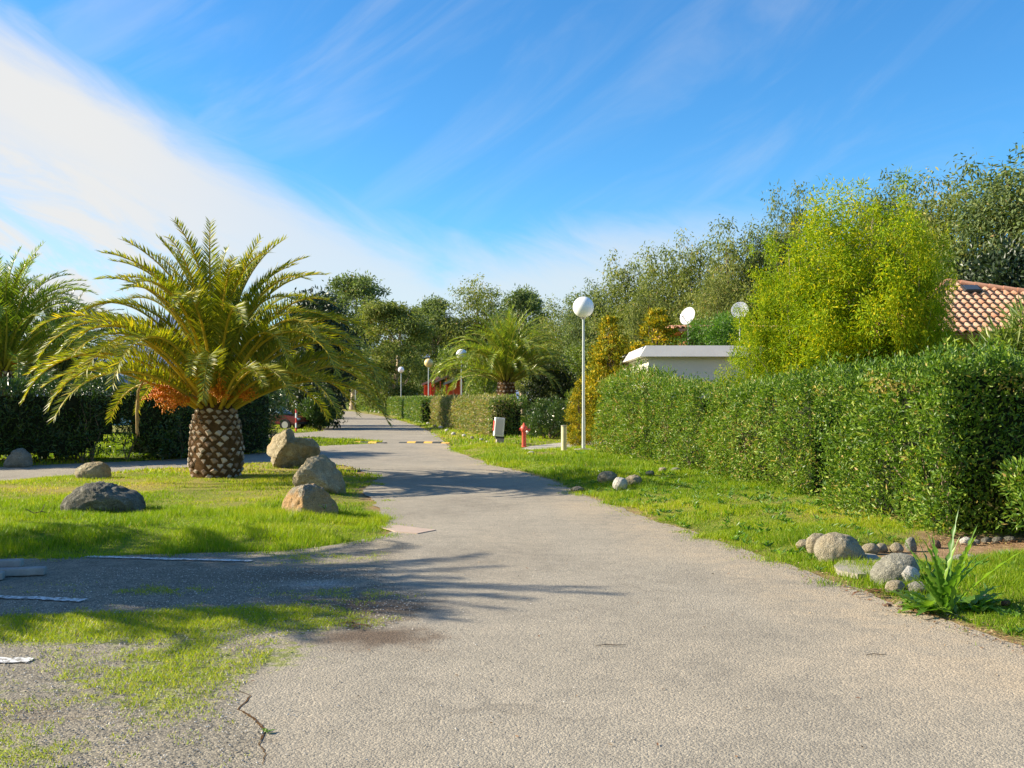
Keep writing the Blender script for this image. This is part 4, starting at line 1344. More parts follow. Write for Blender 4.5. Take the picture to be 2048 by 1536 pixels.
def boulder(name, label, cat, px_, py_, wpx, hpx, seed, mat, cuts=(), rough=.16, dscale=.8, sink=.12, rot=(0, 0, 0), group=None, sub=5, fine=.03, lift=0):
    """px_,py_: middle of its foot in the photo; wpx,hpx: size there"""
    g = G(px_, py_); s = F / g.y * 1.0
    w_, h_ = wpx / s, hpx / s
    me = boulder_mesh(seed, (w_ / 2, w_ / 2 * dscale, h_ / 2 * (1 + sink)), cuts, rough, sub, fine)
    me.materials.append(M[mat])
    y_ = g.y + w_ / 2 * dscale * .7
    o = link_mesh(name, me, None, (g.x * y_ / g.y, y_, HZ(g.x, y_) + h_ / 2 * (1 - sink) + lift), Euler(rot))
    return tag(o, label, cat, group)


def boulder_outline(label, pts, org, scl, seed, mat, depth_ratio=.8, cuts=(), rough=.06, fine=.035, foot=None, sub=5, name='boulder', group=None):
    """a solid whose front outline is the traced one, with its own thickness; pts in the coordinates of a zoomed view"""
    P = np.array([(org[0] + x_ / scl, org[1] + y_ / scl) for x_, y_ in pts])
    fy = foot or P[:, 1].max(); cxp = (P[:, 0].min() + P[:, 0].max()) / 2
    g = G(cxp, fy)
    wm = (P[:, 0].max() - P[:, 0].min()) / F * g.y
    hd = wm * depth_ratio / 2
    dc = g.y + hd * .75
    W3 = np.array([tuple(D(px_, py_, dc)) for px_, py_ in P])
    c0 = np.array([(W3[:, 0].min() + W3[:, 0].max()) / 2, (W3[:, 2].min() + W3[:, 2].max()) / 2])
    q = W3[:, [0, 2]] - c0
    ang_ = np.arctan2(q[:, 1], q[:, 0]); rad_ = np.hypot(q[:, 0], q[:, 1])
    od = np.argsort(ang_); ang_ = ang_[od]; rad_ = rad_[od]
    aa_ = np.concatenate([ang_ - 2 * PI, ang_, ang_ + 2 * PI]); rr_ = np.concatenate([rad_] * 3)
    bm = bmesh.new(); bmesh.ops.create_icosphere(bm, subdivisions=sub, radius=1)
    off = Vector((seed * 3.7, seed * 1.3, seed * 2.1))
    size = float(rad_.mean())
    for v_ in bm.verts:
        p = v_.co.copy()
        ph = math.atan2(p.z, p.x); rxz = math.hypot(p.x, p.z)
        ro_ = float(np.interp(ph, aa_, rr_))
        rxz = rxz ** .85 if rxz > 0 else 0
        o_ = Vector((math.cos(ph) * rxz * ro_, math.copysign(abs(p.y) ** .8, p.y) * hd, math.sin(ph) * rxz * ro_))
        k_ = rough * mnoise.fractal(p * 1.6 + off, 1.0, 2.0, 4) * 2
        o_ += v_.co * size * k_
        for nx, ny, nz, d_, hard in cuts:
            nn = Vector((nx, ny, nz)).normalized(); e_ = o_.dot(nn) - d_ * size
            if e_ > 0: o_ -= nn * e_ * hard
        o_ += v_.co * size * fine * (mnoise.fractal(p * 5 + off, 1.0, 2.0, 4) + .6 * mnoise.fractal(p * 13 + off, 1.0, 2.0, 3))
        v_.co = o_
    me = bpy.data.meshes.new('stone'); bm.to_mesh(me); bm.free()
    me.polygons.foreach_set('use_smooth', np.ones(len(me.polygons), bool))
    me.materials.append(M[mat])
    o = link_mesh(name, me, None, (c0[0], dc, c0[1] - .02))
    return tag(o, label, 'boulder' if name == 'boulder' else 'stone', group)


Z6 = ((520, 820), 6.4); Z8 = ((100, 900), 9.31); Z7 = ((1560, 1000), 4.197); Z1 = ((0, 440), 2.953)
boulder_outline('largest angular tan boulder leaning at the road corner, farthest of three',
    [(355,205),(270,260),(170,320),(100,400),(60,460),(60,540),(95,580),(130,595),(150,640),(190,680),(250,740),(330,765),(440,785),(560,765),(680,680),(755,590),(755,520),(735,470),(700,400),(640,365),(520,362),(430,358),(400,325),(390,255)],
    *Z6, 3, 'st_tan', .8, [(.35, -.75, -.55, .42, .92), (-.75, -.6, .25, .62, .8), (.5, -.6, .6, .72, .8)], .07, .05)
boulder_outline('rounded tan boulder with a flaked face, middle of the three by the road',
    [(760,556),(680,590),(600,640),(500,720),(458,820),(458,920),(500,1010),(600,1070),(700,1090),(860,1095),(1000,1090),(1065,1060),(1080,980),(1045,860),(985,760),(905,650),(840,585)],
    *Z6, 8, 'st_tan', .85, [(.55, -.75, .35, .66, .9), (-.1, -.85, -.5, .74, .8)], .06, .04)
boulder_outline('rust stained boulder nearest the camera of three by the road, tuft before it',
    [(620,928),(540,940),(450,975),(370,1020),(300,1080),(265,1160),(256,1260),(262,1350),(420,1390),(600,1400),(800,1400),(970,1390),(992,1290),(965,1180),(900,1100),(800,1020),(700,945)],
    *Z6, 12, 'st_orange', .75, [(-.7, -.65, .3, .62, .85), (.5, -.7, .5, .60, .85)], .05, .045)
boulder_outline('small rounded brown grey boulder on the dry part of the lawn',
    [(880,205),(760,215),(620,260),(540,310),(495,400),(510,480),(570,545),(700,585),(900,595),(1060,580),(1112,490),(1112,390),(1070,290),(990,225)],
    *Z8, 17, 'st_tan', .85, [(.1, -.8, -.6, .78, .6)], .03, .03)
boulder_outline('long dark lichened boulder on the left of the lawn',
    [(760,595),(640,640),(500,720),(360,820),(290,920),(278,1030),(310,1140),(400,1230),(560,1260),(800,1270),(1200,1270),(1500,1255),(1700,1220),(1750,1100),(1738,960),(1690,850),(1600,780),(1400,720),(1200,660),(1000,615),(880,595)],
    *Z8, 21, 'st_grey', .7, [(.15, -.85, -.5, .66, .7)], .04, .045)
boulder_outline('grey pyramid shaped boulder across the side road at the left edge',
    [(130,1345),(80,1372),(50,1402),(28,1440),(30,1455),(100,1462),(182,1455),(178,1400),(155,1360)],
    *Z1, 25, 'st_pale', .8, [], .05, .04)
boulder('stone', 'small stone at the foot of the hedge left of the palm trunk', 'stone', 331, 917, 20, 14, 26, 'st_pale', rough=.12, sub=3)
boulder('stone', 'low flat stone right of the palm trunk across the side road', 'stone', 492, 905, 34, 14, 27, 'st_grey', rough=.12, sub=3)
boulder('stone', 'small stone nearest the angular boulder across the side road', 'stone', 520, 902, 26, 12, 28, 'st_grey', rough=.12, sub=3)
# right verge
boulder_outline('largest pale boulder on the right verge at the path corner',
    [(440,262),(370,285),(310,350),(292,420),(310,480),(350,525),(420,535),(520,520),(660,490),(705,460),(675,380),(640,330),(580,280),(520,268)],
    *Z7, 33, 'st_cream', .85, [(.5, -.6, .6, .82, .6)], .03, .02)
boulder('stone', 'pale stone lobe tucked behind the left of the largest verge boulder', 'stone', 1634, 1113, 46, 42, 34, 'st_cream', rough=.1, sub=4)
boulder('stone', 'low cream stone at the left foot of the largest verge boulder', 'stone', 1607, 1104, 30, 22, 35, 'st_cream', rough=.12, sub=4)
boulder_outline('grey speckled boulder beside the weed rosette',
    [(1000,432),(920,450),(850,500),(790,560),(768,630),(775,710),(900,720),(1020,700),(1120,640),(1150,560),(1140,480),(1080,440)],
    *Z7, 36, 'st_pale', .85, [], .03, .02)
boulder('stone', 'white painted stone between grey boulder and weed', 'stone', 1817, 1174, 42, 40, 37, 'st_white', rough=.08, sub=4, rot=(0, R(-25), 0))
boulder('stone', 'rounded cream stone at the road edge below the white one', 'stone', 1791, 1188, 40, 30, 38, 'st_cream', rough=.07, sub=4)
boulder('stone', 'pale grey stone half under the weed leaves', 'stone', 1836, 1190, 44, 24, 39, 'st_pale', rough=.07, sub=4)
boulder('stone', 'small brown stone on the road edge near the dry leaves', 'stone', 1776, 1213, 16, 11, 40, 'st_brown', rough=.12, sub=3)
boulder('stone', 'small cream stone under the weed beside the brown stone', 'stone', 1800, 1214, 18, 16, 41, 'st_cream', rough=.12, sub=3)
boulder('stone', 'grey stone in the grass right of the weed', 'stone', 1968, 1213, 26, 15, 42, 'st_pale', rough=.1, sub=3)
boulder('stone', 'brownish stone right of the grey stone in the grass', 'stone', 2012, 1222, 20, 12, 43, 'st_brown', rough=.1, sub=3)
boulder('stone', 'pointed pale stone on the grass at the path side', 'stone', 1937, 1124, 24, 14, 44, 'st_white', rough=.15, sub=3)
boulder('stone', 'grey stone beside the pointed pale stone', 'stone', 1918, 1128, 28, 16, 45, 'st_pale', rough=.15, sub=3)
for i, (px_, py_, w_, h_, mt_, lab) in enumerate([
        (1741, 1110, 34, 22, 'st_cream', 'rounded stone touching the right side of the largest verge boulder'),
        (1762, 1106, 26, 18, 'st_cream', 'second stone along the path from the largest verge boulder'),
        (1793, 1107, 28, 20, 'st_cream', 'third path stone, directly behind the grey speckled boulder'),
        (1822, 1104, 22, 28, 'st_pale', 'upright stone in the path row left of the tall weed'),
        (1870, 1097, 24, 16, 'st_brown', 'brownish path stone behind the tall weed stems'),
        (1932, 1091, 24, 17, 'st_white', 'bright white stone in the path row under the dark hedge'),
        (1952, 1091, 16, 12, 'st_pale', 'small pale stone right of the bright white path stone'),
        (1972, 1088, 18, 13, 'st_grey', 'first grey stone of the shaded path row at right'),
        (1995, 1087, 20, 13, 'st_grey', 'second grey stone of the shaded path row at right'),
        (2020, 1085, 22, 13, 'st_grey', 'last grey stone of the shaded path row before the right edge')]):
    boulder('stone', lab, 'stone', px_, py_, w_, h_, 60 + i, mt_, rough=.12, sub=3, group='stones edging the path')
b = MB(); b.prism([G(1676, 1150), G(1668, 1140), G(1690, 1122), G(1720, 1113), G(1752, 1118), G(1762, 1128), G(1745, 1158), G(1715, 1158)], (0, 0, .045))
o = b.build('flat_stone', M['concrete']); tag(o, 'flat pale slab set in the verge between the two boulders', 'slab')
for i, (px_, py_, w_, h_, mt_, lab) in enumerate([
        (1215, 974, 40, 26, 'st_cream', 'rounded stone first in the trio on the verge by the shadow'),
        (1240, 986, 30, 26, 'st_white', 'white stone in the middle of the trio on the verge'),
        (1268, 980, 34, 22, 'st_cream', 'cream stone last in the trio on the verge'),
        (1300, 959, 18, 10, 'st_pale', 'small pale stone behind the trio towards the hedge'),
        (1326, 952, 18, 11, 'st_cream', 'small cream stone at the foot of the hedge'),
        (1352, 950, 20, 9, 'st_pale', 'flat pale stone at the foot of the hedge beyond the cream one'),
        (1155, 983, 26, 12, 'st_grey', 'low grey stone in the shadow at the verge corner')]):
    boulder('stone', lab, 'stone', px_, py_, w_, h_, 80 + i, mt_, rough=.1, sub=4, group='stones edging the verge')
rr = random.Random(5)
ES = 'pale stones edging the far verge'
ed = [(903, 895), (880, 868), (893, 875), (914, 880), (930, 884), (948, 888), (962, 893), (868, 862), (855, 858), (842, 853)]
for i, (px_, py_) in enumerate(ed[1:]):
    boulder('stone', 'small pale stone edging the verge before the browned hedge', 'stone', px_ + 14, py_ - 3, rr.uniform(6, 11), rr.uniform(4, 6), 100 + i, rr.choice(['st_white', 'st_cream']), rough=.15, sub=2, group=ES)
for i, (px_, py_) in enumerate([(722, 822.2), (728, 823.5), (735, 825), (742, 826), (750, 828), (762, 831)]):
    boulder('stone', 'small white stone edging the verge at the farthest hedge', 'stone', px_ + 8, py_, rr.uniform(4, 7), rr.uniform(3, 4), 120 + i, 'st_white', rough=.15, sub=2, group='white stones edging the farthest verge')
boulder('stone', 'small white stone lying on the red soil near the hydrant', 'stone', 1062, 913, 13, 6, 130, 'st_white', rough=.2, sub=3)
boulder('stone', 'small grey stone on the mossy parking ground', 'stone', 366, 1349, 18, 8, 131, 'st_pale', rough=.12, sub=3)

# ------------------------------------------------------------------ street lamps
def lamp(px_, base_y, depth, label, globe, rG=.325, Hh=4.70, with_base=False, top_y=None):
    x = (px_ - 1024) / F * depth
    Ht = CAMH + (800 - top_y) / F * depth if top_y else Hh
    r = thing('street_lamp', label, 'street lamp', (x, depth, 0 if depth > 100 else HZ(x, depth)), 0, 'globe street lamps along the road')
    b = MB(); b.cyl((0, 0, -.1), (0, 0, 1.0), .055, .05, 14); b.cyl((0, 0, 1.0), (0, 0, Ht - 2 * rG + .02), .045, .034, 14)
    b.build('pole', M['pole'], r, smooth=True)
    b = MB(); b.cyl((0, 0, Ht - 2 * rG - .03), (0, 0, Ht - 2 * rG + .05), .075, .10, 16)
    b.build('collar', M['metal'], r, smooth=True)
    b = MB(); b.sph((0, 0, Ht - rG), rG, 32)
    b.build('globe', M[globe], r, smooth=True)
    if with_base:
        b = MB(); b.cyl((0, 0, -.05), (0, 0, .035), .30, .28, 20); b.box((0, 0, .045), (.2, .2, .02)); b.build('base_plate', M['concrete'], r)
    return r


lamp(1167, 905, 30.6, 'nearest and tallest looking lamp with white globe at the hedge end', 'globe', with_base=True, top_y=597)
lamp(923, 0, 60.5, 'lamp with white globe partly under the mid distance palm fronds', 'globe', top_y=700)
lamp(857, 0, 76, 'lamp with orange tinted globe in front of the red bungalows', 'globe_cream', top_y=719)
lamp(802, 0, 95, 'lamp with white globe left of the red bungalows', 'globe', top_y=735, rG=.29)
lamp(783, 828, 116, 'small lamp with cream globe standing in front of the far hedge', 'globe_cream', top_y=749, rG=.34)
lamp(758, 0, 165, 'far lamp with small white globe, right one of the farthest pair', 'globe', top_y=765, rG=.27)
lamp(741, 0, 180, 'far lamp with small white globe, left one of the farthest pair', 'globe', top_y=769, rG=.28)
x = (711 - 1024) / F * 148
r = thing('pole', 'thin grey pole at the far left end of the last hedge', 'pole', (x, 148, 0))
b = MB(); b.cyl((0, 0, -.1), (0, 0, 3.3), .07, .06, 10); b.build('shaft', M['pole'], r); b = MB(); b.cyl((0, 0, 0), (0, 0, .9), .13, .12, 10); b.build('sleeve', M['dark'], r)

# ------------------------------------------------------------------ hydrant, cabinet, post
g = place(1048, 895); r = thing('fire_hydrant', 'faded red fire hydrant on the verge between cabinet and post', 'fire hydrant', g)
b = MB(); b.lathe([(.10, -.05), (.10, .03), (.075, .04), (.072, .50), (.085, .53), (.115, .57), (.12, .66), (.10, .70), (.07, .74), (.035, .77), (.03, .83)], 20); b.build('body', M['hydrant'], r, smooth=True)
b = MB(); b.cyl((0, 0, .61), (.17, -.03, .60), .042, .042, 14); b.cyl((.16, -.028, .60), (.20, -.034, .59), .05, .05, 14); b.build('outlet', M['hydrant'], r, smooth=True)
b = MB(); b.cyl((.10, -.10, .53), (.13, -.13, .53), .05, .045, 12); b.cyl((.10, -.11, .54), (.10, -.11, .46), .02, .015, 8); b.build('outlet_cap', M['metal'], r, smooth=True)
b = MB(); b.cyl((-.02, 0, .61), (-.16, 0, .61), .04, .045, 14); b.build('outlet', M['hydrant'], r, smooth=True)
g = place(998, 891); r = thing('meter_cabinet', 'white and grey meter cabinet on a concrete foot beside the browned hedge', 'cabinet', g)
rt = Euler((0, R(5), R(12))).to_matrix()
b = MB(); b.box((0, 0, .57), (.34, .24, .66), rt, .02); b.build('body', M['cabinet'], r)
b = MB(); b.box((0.01, -.125, .57), (.27, .012, .56), rt, .004); b.build('door', M['fascia'], r)
b = MB(); b.box((-.182, 0, .62), (.018, .16, .36), rt, .01); b.build('sign_plate', M['redp'], r)
b = MB(); b.box((.02, 0, .20), (.30, .20, .10), rt); b.build('gap_shade', M['dark'], r)  # dark block painting the shade of the gap above the foot
b = MB(); b.box((.03, 0, .06), (.26, .22, .22), rt, .01); b.build('foot', M['concrete'], r)
g = place(1128, 906); r = thing('wooden_post', 'short cream round post beside the footpath', 'post', g)
b = MB(); b.cyl((0, 0, -.1), (0, 0, .74), .088, .085, 20); b.build('shaft', M['post'], r, smooth=True)
b = MB(); b.cyl((0, 0, .74), (0, 0, .765), .095, .09, 20); b.build('cap', M['concrete'], r, smooth=True)
g = G(592, 865); r = thing('marker_post', 'thin red and white marker post beside the parked car', 'post', (g.x, g.y, 0))
for k in range(6):
    b = MB(); b.cyl((0, 0, k * .24), (0, 0, k * .24 + .238), .04, .04, 10); b.build('band', M['redp'] if k % 2 == 0 else M['whitep'], r)
pth = [(-.25, -.2, 1.55), (-.8, -.4, 1.95), (-1.25, -.5, 2.0), (-1.38, -.5, 1.75), (-1.40, -.5, 1.35), (-1.41, -.5, .92)]
V, Fc = tube(pth, [.03, .026, .024, .026, .032, .012], 6)
rd2 = random.Random(2); parts = [(V, Fc)]
for k in range(26):
    z_ = rd2.uniform(1.0, 1.8); L_ = rd2.uniform(.15, .32)
    parts.append(tube([(-1.39, -.5, z_), (-1.39 + rd2.uniform(-.04, .07), -.5 + rd2.uniform(-.05, .03), z_ - L_)], [.012, .002], 3))
V, Fc = join(parts)
o = mk('dead_frond', V, Fc, M['post_dry'], big); o['label'] = 'dried tan frond hanging down left of the trunk'

# speed bumps
for (x0, x1, lab) in ((690, 772, 'left half of the yellow and black speed bump'), (800, 900, 'right half of the yellow and black speed bump')):
    a = G(x0, 885.5); c_ = G(x1, 886.5)
    r = thing('speed_bump', lab, 'speed bump', a)
    L = (c_ - a).length; dirv = (c_ - a).normalized(); k = int(L / .31)
    for i in range(k):
        p0 = dirv * (i * L / k); p1 = dirv * ((i + 1) * L / k - .006)
        pr = [(-.17, 0), (-.13, .03), (-.05, .055), (.05, .055), (.13, .03), (.17, 0)]
        if i in (0, k - 1) : pr = [(u * .9, v_ * .6) for u, v_ in pr]
        nn = Vector((-dirv.y, dirv.x, 0))
        b = MB(); b.prism([p0 + nn * u + Vector((0, 0, v_ + .001)) for u, v_ in pr], p1 - p0)
        b.build('segment', M['yellow'] if i % 2 else M['black'], r)

# timbers lying at the left edge
for i, (xa, ya, xb, yb, lab) in enumerate([(-60, 1137, 46, 1134, 'short grey timber at the left edge, farther one from the camera'), (-60, 1156, 92, 1150, 'longer grey timber at the left edge on the gravel'), (-60, 1163, 8, 1160, 'stub of a grey timber nearest the camera at the left edge')]):
    a = G(xa, ya); c_ = G(xb, yb); dd = (c_ - a)
    b = MB(); b.box((0, 0, 0), (dd.length, .11, .07), None, .015)
    o = b.build('timber', M['greywood'], loc=(a + c_) / 2 + Vector((0, 0, .042))); o.rotation_euler = (0, 0, math.atan2(dd.y, dd.x))
    tag(o, lab, 'timber')

# ------------------------------------------------------------------ buildings
# white hut behind the hedge
hx0, hy0 = (1297 - 1024) / F * 30, 30.0
r = thing('hut', 'small cream plastered flat roofed hut behind the hedge, left wall sunlit', 'hut', (hx0, hy0, 0))
b = MB(); b.box((1.9, 3.4, 1.42), (3.8, 6.8, 2.84)); b.build('wall', M['white_plaster'], r)
b = MB(); b.prism([(-.32, -.32, 2.84), (-.14, -.14, 3.00), (3.94, -.14, 3.00), (4.12, -.32, 2.84)], (0, 0, 0.001)) if False else None
ov = .30; z0_, z1_ = 2.90, 3.24
vs = [(-ov, -ov, z0_), (3.8 + ov, -ov, z0_), (3.8 + ov, 6.8 + ov, z0_), (-ov, 6.8 + ov, z0_)]
t_ = .07
vt = [(-t_, -t_, z1_), (3.8 + t_, -t_, z1_), (3.8 + t_, 6.8 + t_, z1_), (-t_, 6.8 + t_, z1_)]
mk('roof', vs + vt, [np.array([(3, 2, 1, 0), (4, 5, 6, 7), (0, 1, 5, 4), (1, 2, 6, 5), (2, 3, 7, 6), (3, 0, 4, 7)])], M['fascia'], r)
b = MB(); b.box((1.9, 3.4, 2.87), (3.98, 6.98, .055)); b.build('soffit_trim', M['white_plaster'], r)

# tile pieces
def tile_mesh(wd, ln):
    V = []; Fc = []
    n = 8
    for iy, (yy, dz, sc) in enumerate(((0, .045, 1.0), (ln * 1.12, .0, .94))):
        for lay in (0, 1):
            for i in range(n + 1):
                u = i / n
                zz_ = .036 * math.cos((u - .32) * 2 * PI) if u < .82 else .036 * math.cos(.5 * 2 * PI) + (u - .82) * .09
                V.append(((u - .5) * wd * 1.08 * sc, yy, zz_ + dz - lay * .016))
    m_ = n + 1
    for i in range(n):
        a = i; b_ = i + 1
        Fc += [(a, b_, 2 * m_ + b_, 2 * m_ + a), (m_ + b_, m_ + a, 3 * m_ + a, 3 * m_ + b_), (a, m_ + a, m_ + b_, b_)]
    return mesh_np('roof_tile', V, np.array(Fc), M['tile'], smooth=True)


TILE = tile_mesh(.225, .27)


def tiled_face(parent, O, ux, uy, ncol, nrow, inside=None, col=.225, row=.27):
    """lay tiles from the eave up. O = eave start (local), ux along the eave, uy up the slope"""
    ux = Vector(ux).normalized(); uy = Vector(uy).normalized(); uz = ux.cross(uy)
    Mx = Matrix((ux, uy, uz)).transposed().to_euler()
    cnt = 0; rnd_ = random.Random(9)
    for j in range(nrow):
        for i in range(ncol):
            if inside and not inside(i, j): continue
            p = Vector(O) + ux * (i + .5) * col + uy * (j * row) + uz * (.03 + rnd_.uniform(0, .006))
            link_mesh('roof_tile', TILE, parent, p, Mx); cnt += 1
    return cnt


# house with tiled roof at the right
Dp = 25.0
P0 = D(1800, 668, Dp); E1 = D(2230, 668, Dp)
r = thing('house', 'house with orange clay tiled roof and skylight behind the hedge at right', 'house', (P0.x, Dp, 0))
ez = P0.z
apx = D(1893, 566, Dp + 2.6)
L = E1.x - P0.x
uy = Vector((0, 2.6, apx.z - ez)); sl = uy.length
ncol = int(L / .225); nrow = int(sl / .27)
ax = apx.x - P0.x
rend = D(2230, 612, Dp + 1.7)
def inside(i, j):
    xx = (i + .5) * .225; t = (j + .9) / nrow
    left = 0.0 + (ax - .15) * t
    # right hip runs down from the apex
    topz = 1 - max(0, (xx - ax)) / 5.2 * .62
    sky_ = 2.05 < xx - 0 < 2.05
    return xx > left and t <= topz + .04
tiled_face(r, (0, 0, ez), (1, 0, 0), uy, ncol, nrow, inside)
hh = lambda t: Vector((0, 2.6 * t, ez + (apx.z - ez) * t - .03))
zt_ = apx.z
b = MB()
b.poly([(0, 0, ez - .02), (L, 0, ez - .02), (L, 2.6 * .55, ez + (zt_ - ez) * .55 - .04), (ax, 2.6, zt_ - .04)])
b.poly([(0, 0, ez - .02), (ax, 2.6, zt_ - .04), (0, 5.2, ez - .02)])
b.poly([(ax, 2.6, zt_ - .04), (L, 2.6 * .55, ez + (zt_ - ez) * .55 - .04), (L, 5.2, ez - .02), (0, 5.2, ez - .02)])
b.build('roof', M['ridge'], r)
# ridge caps along the hip
a = Vector((ax, 2.6, zt_ + .04)); c_ = Vector((ax + 5.2, 2.6 * .38, ez + (zt_ - ez) * .38 + .04))
k = int((c_ - a).length / .36)
dv = (c_ - a).normalized()
for i in range(k):
    p = a + dv * i * .36
    b = MB(); b.cyl(p, p + dv * .40, .10, .085, 10); b.build('ridge_tile', M['ridge'], r, smooth=True)
a2 = Vector((ax, 2.6, zt_ + .03)); c2 = Vector((0, 0, ez + .05)); dv2 = (c2 - a2).normalized(); k = int((c2 - a2).length / .36)
for i in range(k):
    p = a2 + dv2 * i * .36
    b = MB(); b.cyl(p, p + dv2 * .40, .085, .10, 10); b.build('ridge_tile', M['ridge'], r, smooth=True)
b = MB(); b.box((L / 2 + .25, 2.9, (ez - .12) / 2), (L - .9, 4.2, ez - .14)); b.build('wall', M['wood'], r)
for i in range(12):
    b = MB(); b.box((.9 + i * .34, .79, (ez - .2) / 2), (.30, .03, ez - .25), None, .006); b.build('board', M['wood'], r)
b = MB(); b.box((.62, .5, (ez - .1) / 2), (.14, .14, ez - .12)); b.build('corner_post', M['post'], r)
b = MB(); b.box((L / 2, .06, ez - .06), (L, .05, .13)); b.build('eave_board', M['wood'], r)
# skylight
up_ = uy.normalized(); pz_ = up_ * (sl * .80) + Vector((ax + .42, 0, ez)); nz_ = Vector((1, 0, 0)).cross(up_)
rt = Matrix((Vector((1, 0, 0)), up_, nz_)).transposed().to_3x3()
b = MB(); b.box(pz_ + nz_ * .10, (.46, .34, .10), rt, .01); fr = b.build('skylight', M['dark'], r)
b = MB(); b.box(pz_ + nz_ * .156, (.38, .27, .012), rt); b.build('pane', M['glass'], fr)

# low house with dishes behind the hut
Dp = 42
P0 = D(1352, 657, Dp)
r = thing('house', 'low tiled roof house behind the hut, carrying the satellite dishes', 'house', (P0.x, Dp, 0))
w_ = D(1700, 655, Dp).x - P0.x
b = MB(); b.box((w_ / 2 + .3, 3.2, (P0.z - .1) / 2), (w_ - .6, 4.6, P0.z - .1)); b.build('wall', M['wood'], r)
b = MB(); b.prism([(0, 0, P0.z), (0, 2.8, P0.z + .35), (0, 5.6, P0.z), (0, 5.6, P0.z - .12), (0, 0, P0.z - .12)], (w_, 0, 0)); b.build('roof', M['ridge'], r)
tiled_face(r, (0, 0, P0.z + .0), (1, 0, 0), (0, 2.8, .35), int(w_ / .225), 3)


def dish(px_, py_, depth, label, yaw, tilt, dia):
    p = D(px_, py_, depth)
    r = thing('satellite_dish', label, 'satellite dish', p - Vector((0, 0, .55)))
    prof = []
    b = MB()
    n = 28; rings = []
    for k in range(6):
        q = k / 5 * dia / 2
        z_ = q * q * .55
        rings.append([b.bm.verts.new((q * math.cos(2 * PI * i / n) if k else .001 * math.cos(2 * PI * i / n), q * math.sin(2 * PI * i / n) if k else .001 * math.sin(2 * PI * i / n), z_)) for i in range(n)])
    for a_, c__ in zip(rings, rings[1:]):
        for i in range(n): b.bm.faces.new((a_[i], a_[(i + 1) % n], c__[(i + 1) % n], c__[i]))
    geom = b.bm.faces[:]
    bmesh.ops.solidify(b.bm, geom=geom, thickness=.012)
    o = b.build('reflector', M['dish'], r, smooth=True, loc=(0, 0, .55)); o.rotation_euler = Euler((tilt, 0, yaw), 'XYZ')
    b = MB(); b.cyl((0, .06, -.6), (0, .06, .55), .025, .025, 10); b.build('mast', M['metal'], r)
    dirv = Euler((tilt, 0, yaw)).to_matrix() @ Vector((0, 0, 1))
    e_ = Vector((0, 0, .55)) + dirv * .42 + Vector((0, 0, -.12))
    b = MB(); b.cyl((0, 0, .55 - dia * .42), e_, .012, .012, 8); b.build('arm', M['metal'], r)
    b = MB(); b.cyl(e_ - dirv * .05, e_ + dirv * .06, .03, .035, 10); b.build('receiver', M['metal'], r)
    return r


dish(1377, 633, 41.5, 'bright satellite dish at the roof corner above the hut', R(-50), R(72), .78)
dish(1480, 621, 38.0, 'paler satellite dish half veiled by mimosa leaves', R(-20), R(75), .66)

# red bungalows far away
for k, (px0, px1, dep, eave, rdg, lab) in enumerate(((848, 874, 88, 771, 757, 'red bungalow with pale edged porch left of the row'), (868, 894, 84, 768, 754, 'red bungalow in the middle of the row with white trimmed porch'), (892, 922, 80, 770, 756, 'red bungalow at the right end beside the yellow green bush'))):
    a = D(px0, eave, dep); c_ = D(px1, rdg, dep)
    w_ = c_.x - a.x; ez = a.z; rz = c_.z
    r = thing('bungalow', lab, 'house', (a.x, dep, 0), 0, 'red bungalows in a row')
    b = MB(); b.prism([(0, .9, 0), (w_, .9, 0), (w_, .9, rz - .14), (0, .9, ez - .1)], (0, 3.0, 0)); b.build('wall', M['redhouse'], r)
    b = MB(); b.prism([(-.18, 0, ez), (w_ + .1, 0, rz + .03), (w_ + .1, 0, rz + .17), (-.18, 0, ez + .14)], (0, 4.3, 0)); b.build('roof', M['ridge'], r)
    b = MB(); b.prism([(-.2, -.04, ez - .03), (w_ + .1, -.04, rz), (w_ + .1, -.04, rz + .2), (-.2, -.04, ez + .17)], (0, .035, 0)); b.build('bargeboard', M['concrete'], r)
    for q in range(3):
        xx = .03 + (w_ - .1) * q / 2
        b = MB(); b.box((xx, .08, (ez - .05 + (rz - ez) * q / 2) / 2), (.10, .10, ez - .08 + (rz - ez) * q / 2)); b.build('porch_post', M['redframe'], r)
    b = MB(); b.box((w_ * .30, .88, 1.05), (w_ * .3, .04, 2.1)); b.build('door', M['whitep'] if k == 1 else M['redframe'], r)
    fr = MB().box((w_ * .72, .88, 1.55), (w_ * .32, .05, .95)).build('window', M['redframe'], r)
    MB().box((w_ * .72, .85, 1.55), (w_ * .24, .02, .8)).build('pane', M['glass'], fr)

# grey roofed house behind the left hedge
a = D(140, 766, 60)
r = thing('house', 'mauve grey roofed house showing under the left fronds of the big palm', 'house', (a.x, 60, 0))
b = MB(); b.box((1.2, 2, 1.3), (2.6, 3.6, 2.6)); b.build('wall', M['white_plaster'], r)
b = MB(); b.prism([(-.2, -.1, 2.6), (1.2, -.1, 3.35), (2.6, -.1, 2.6)], (0, 4.2, 0)); b.build('roof', M['greyroof'], r)

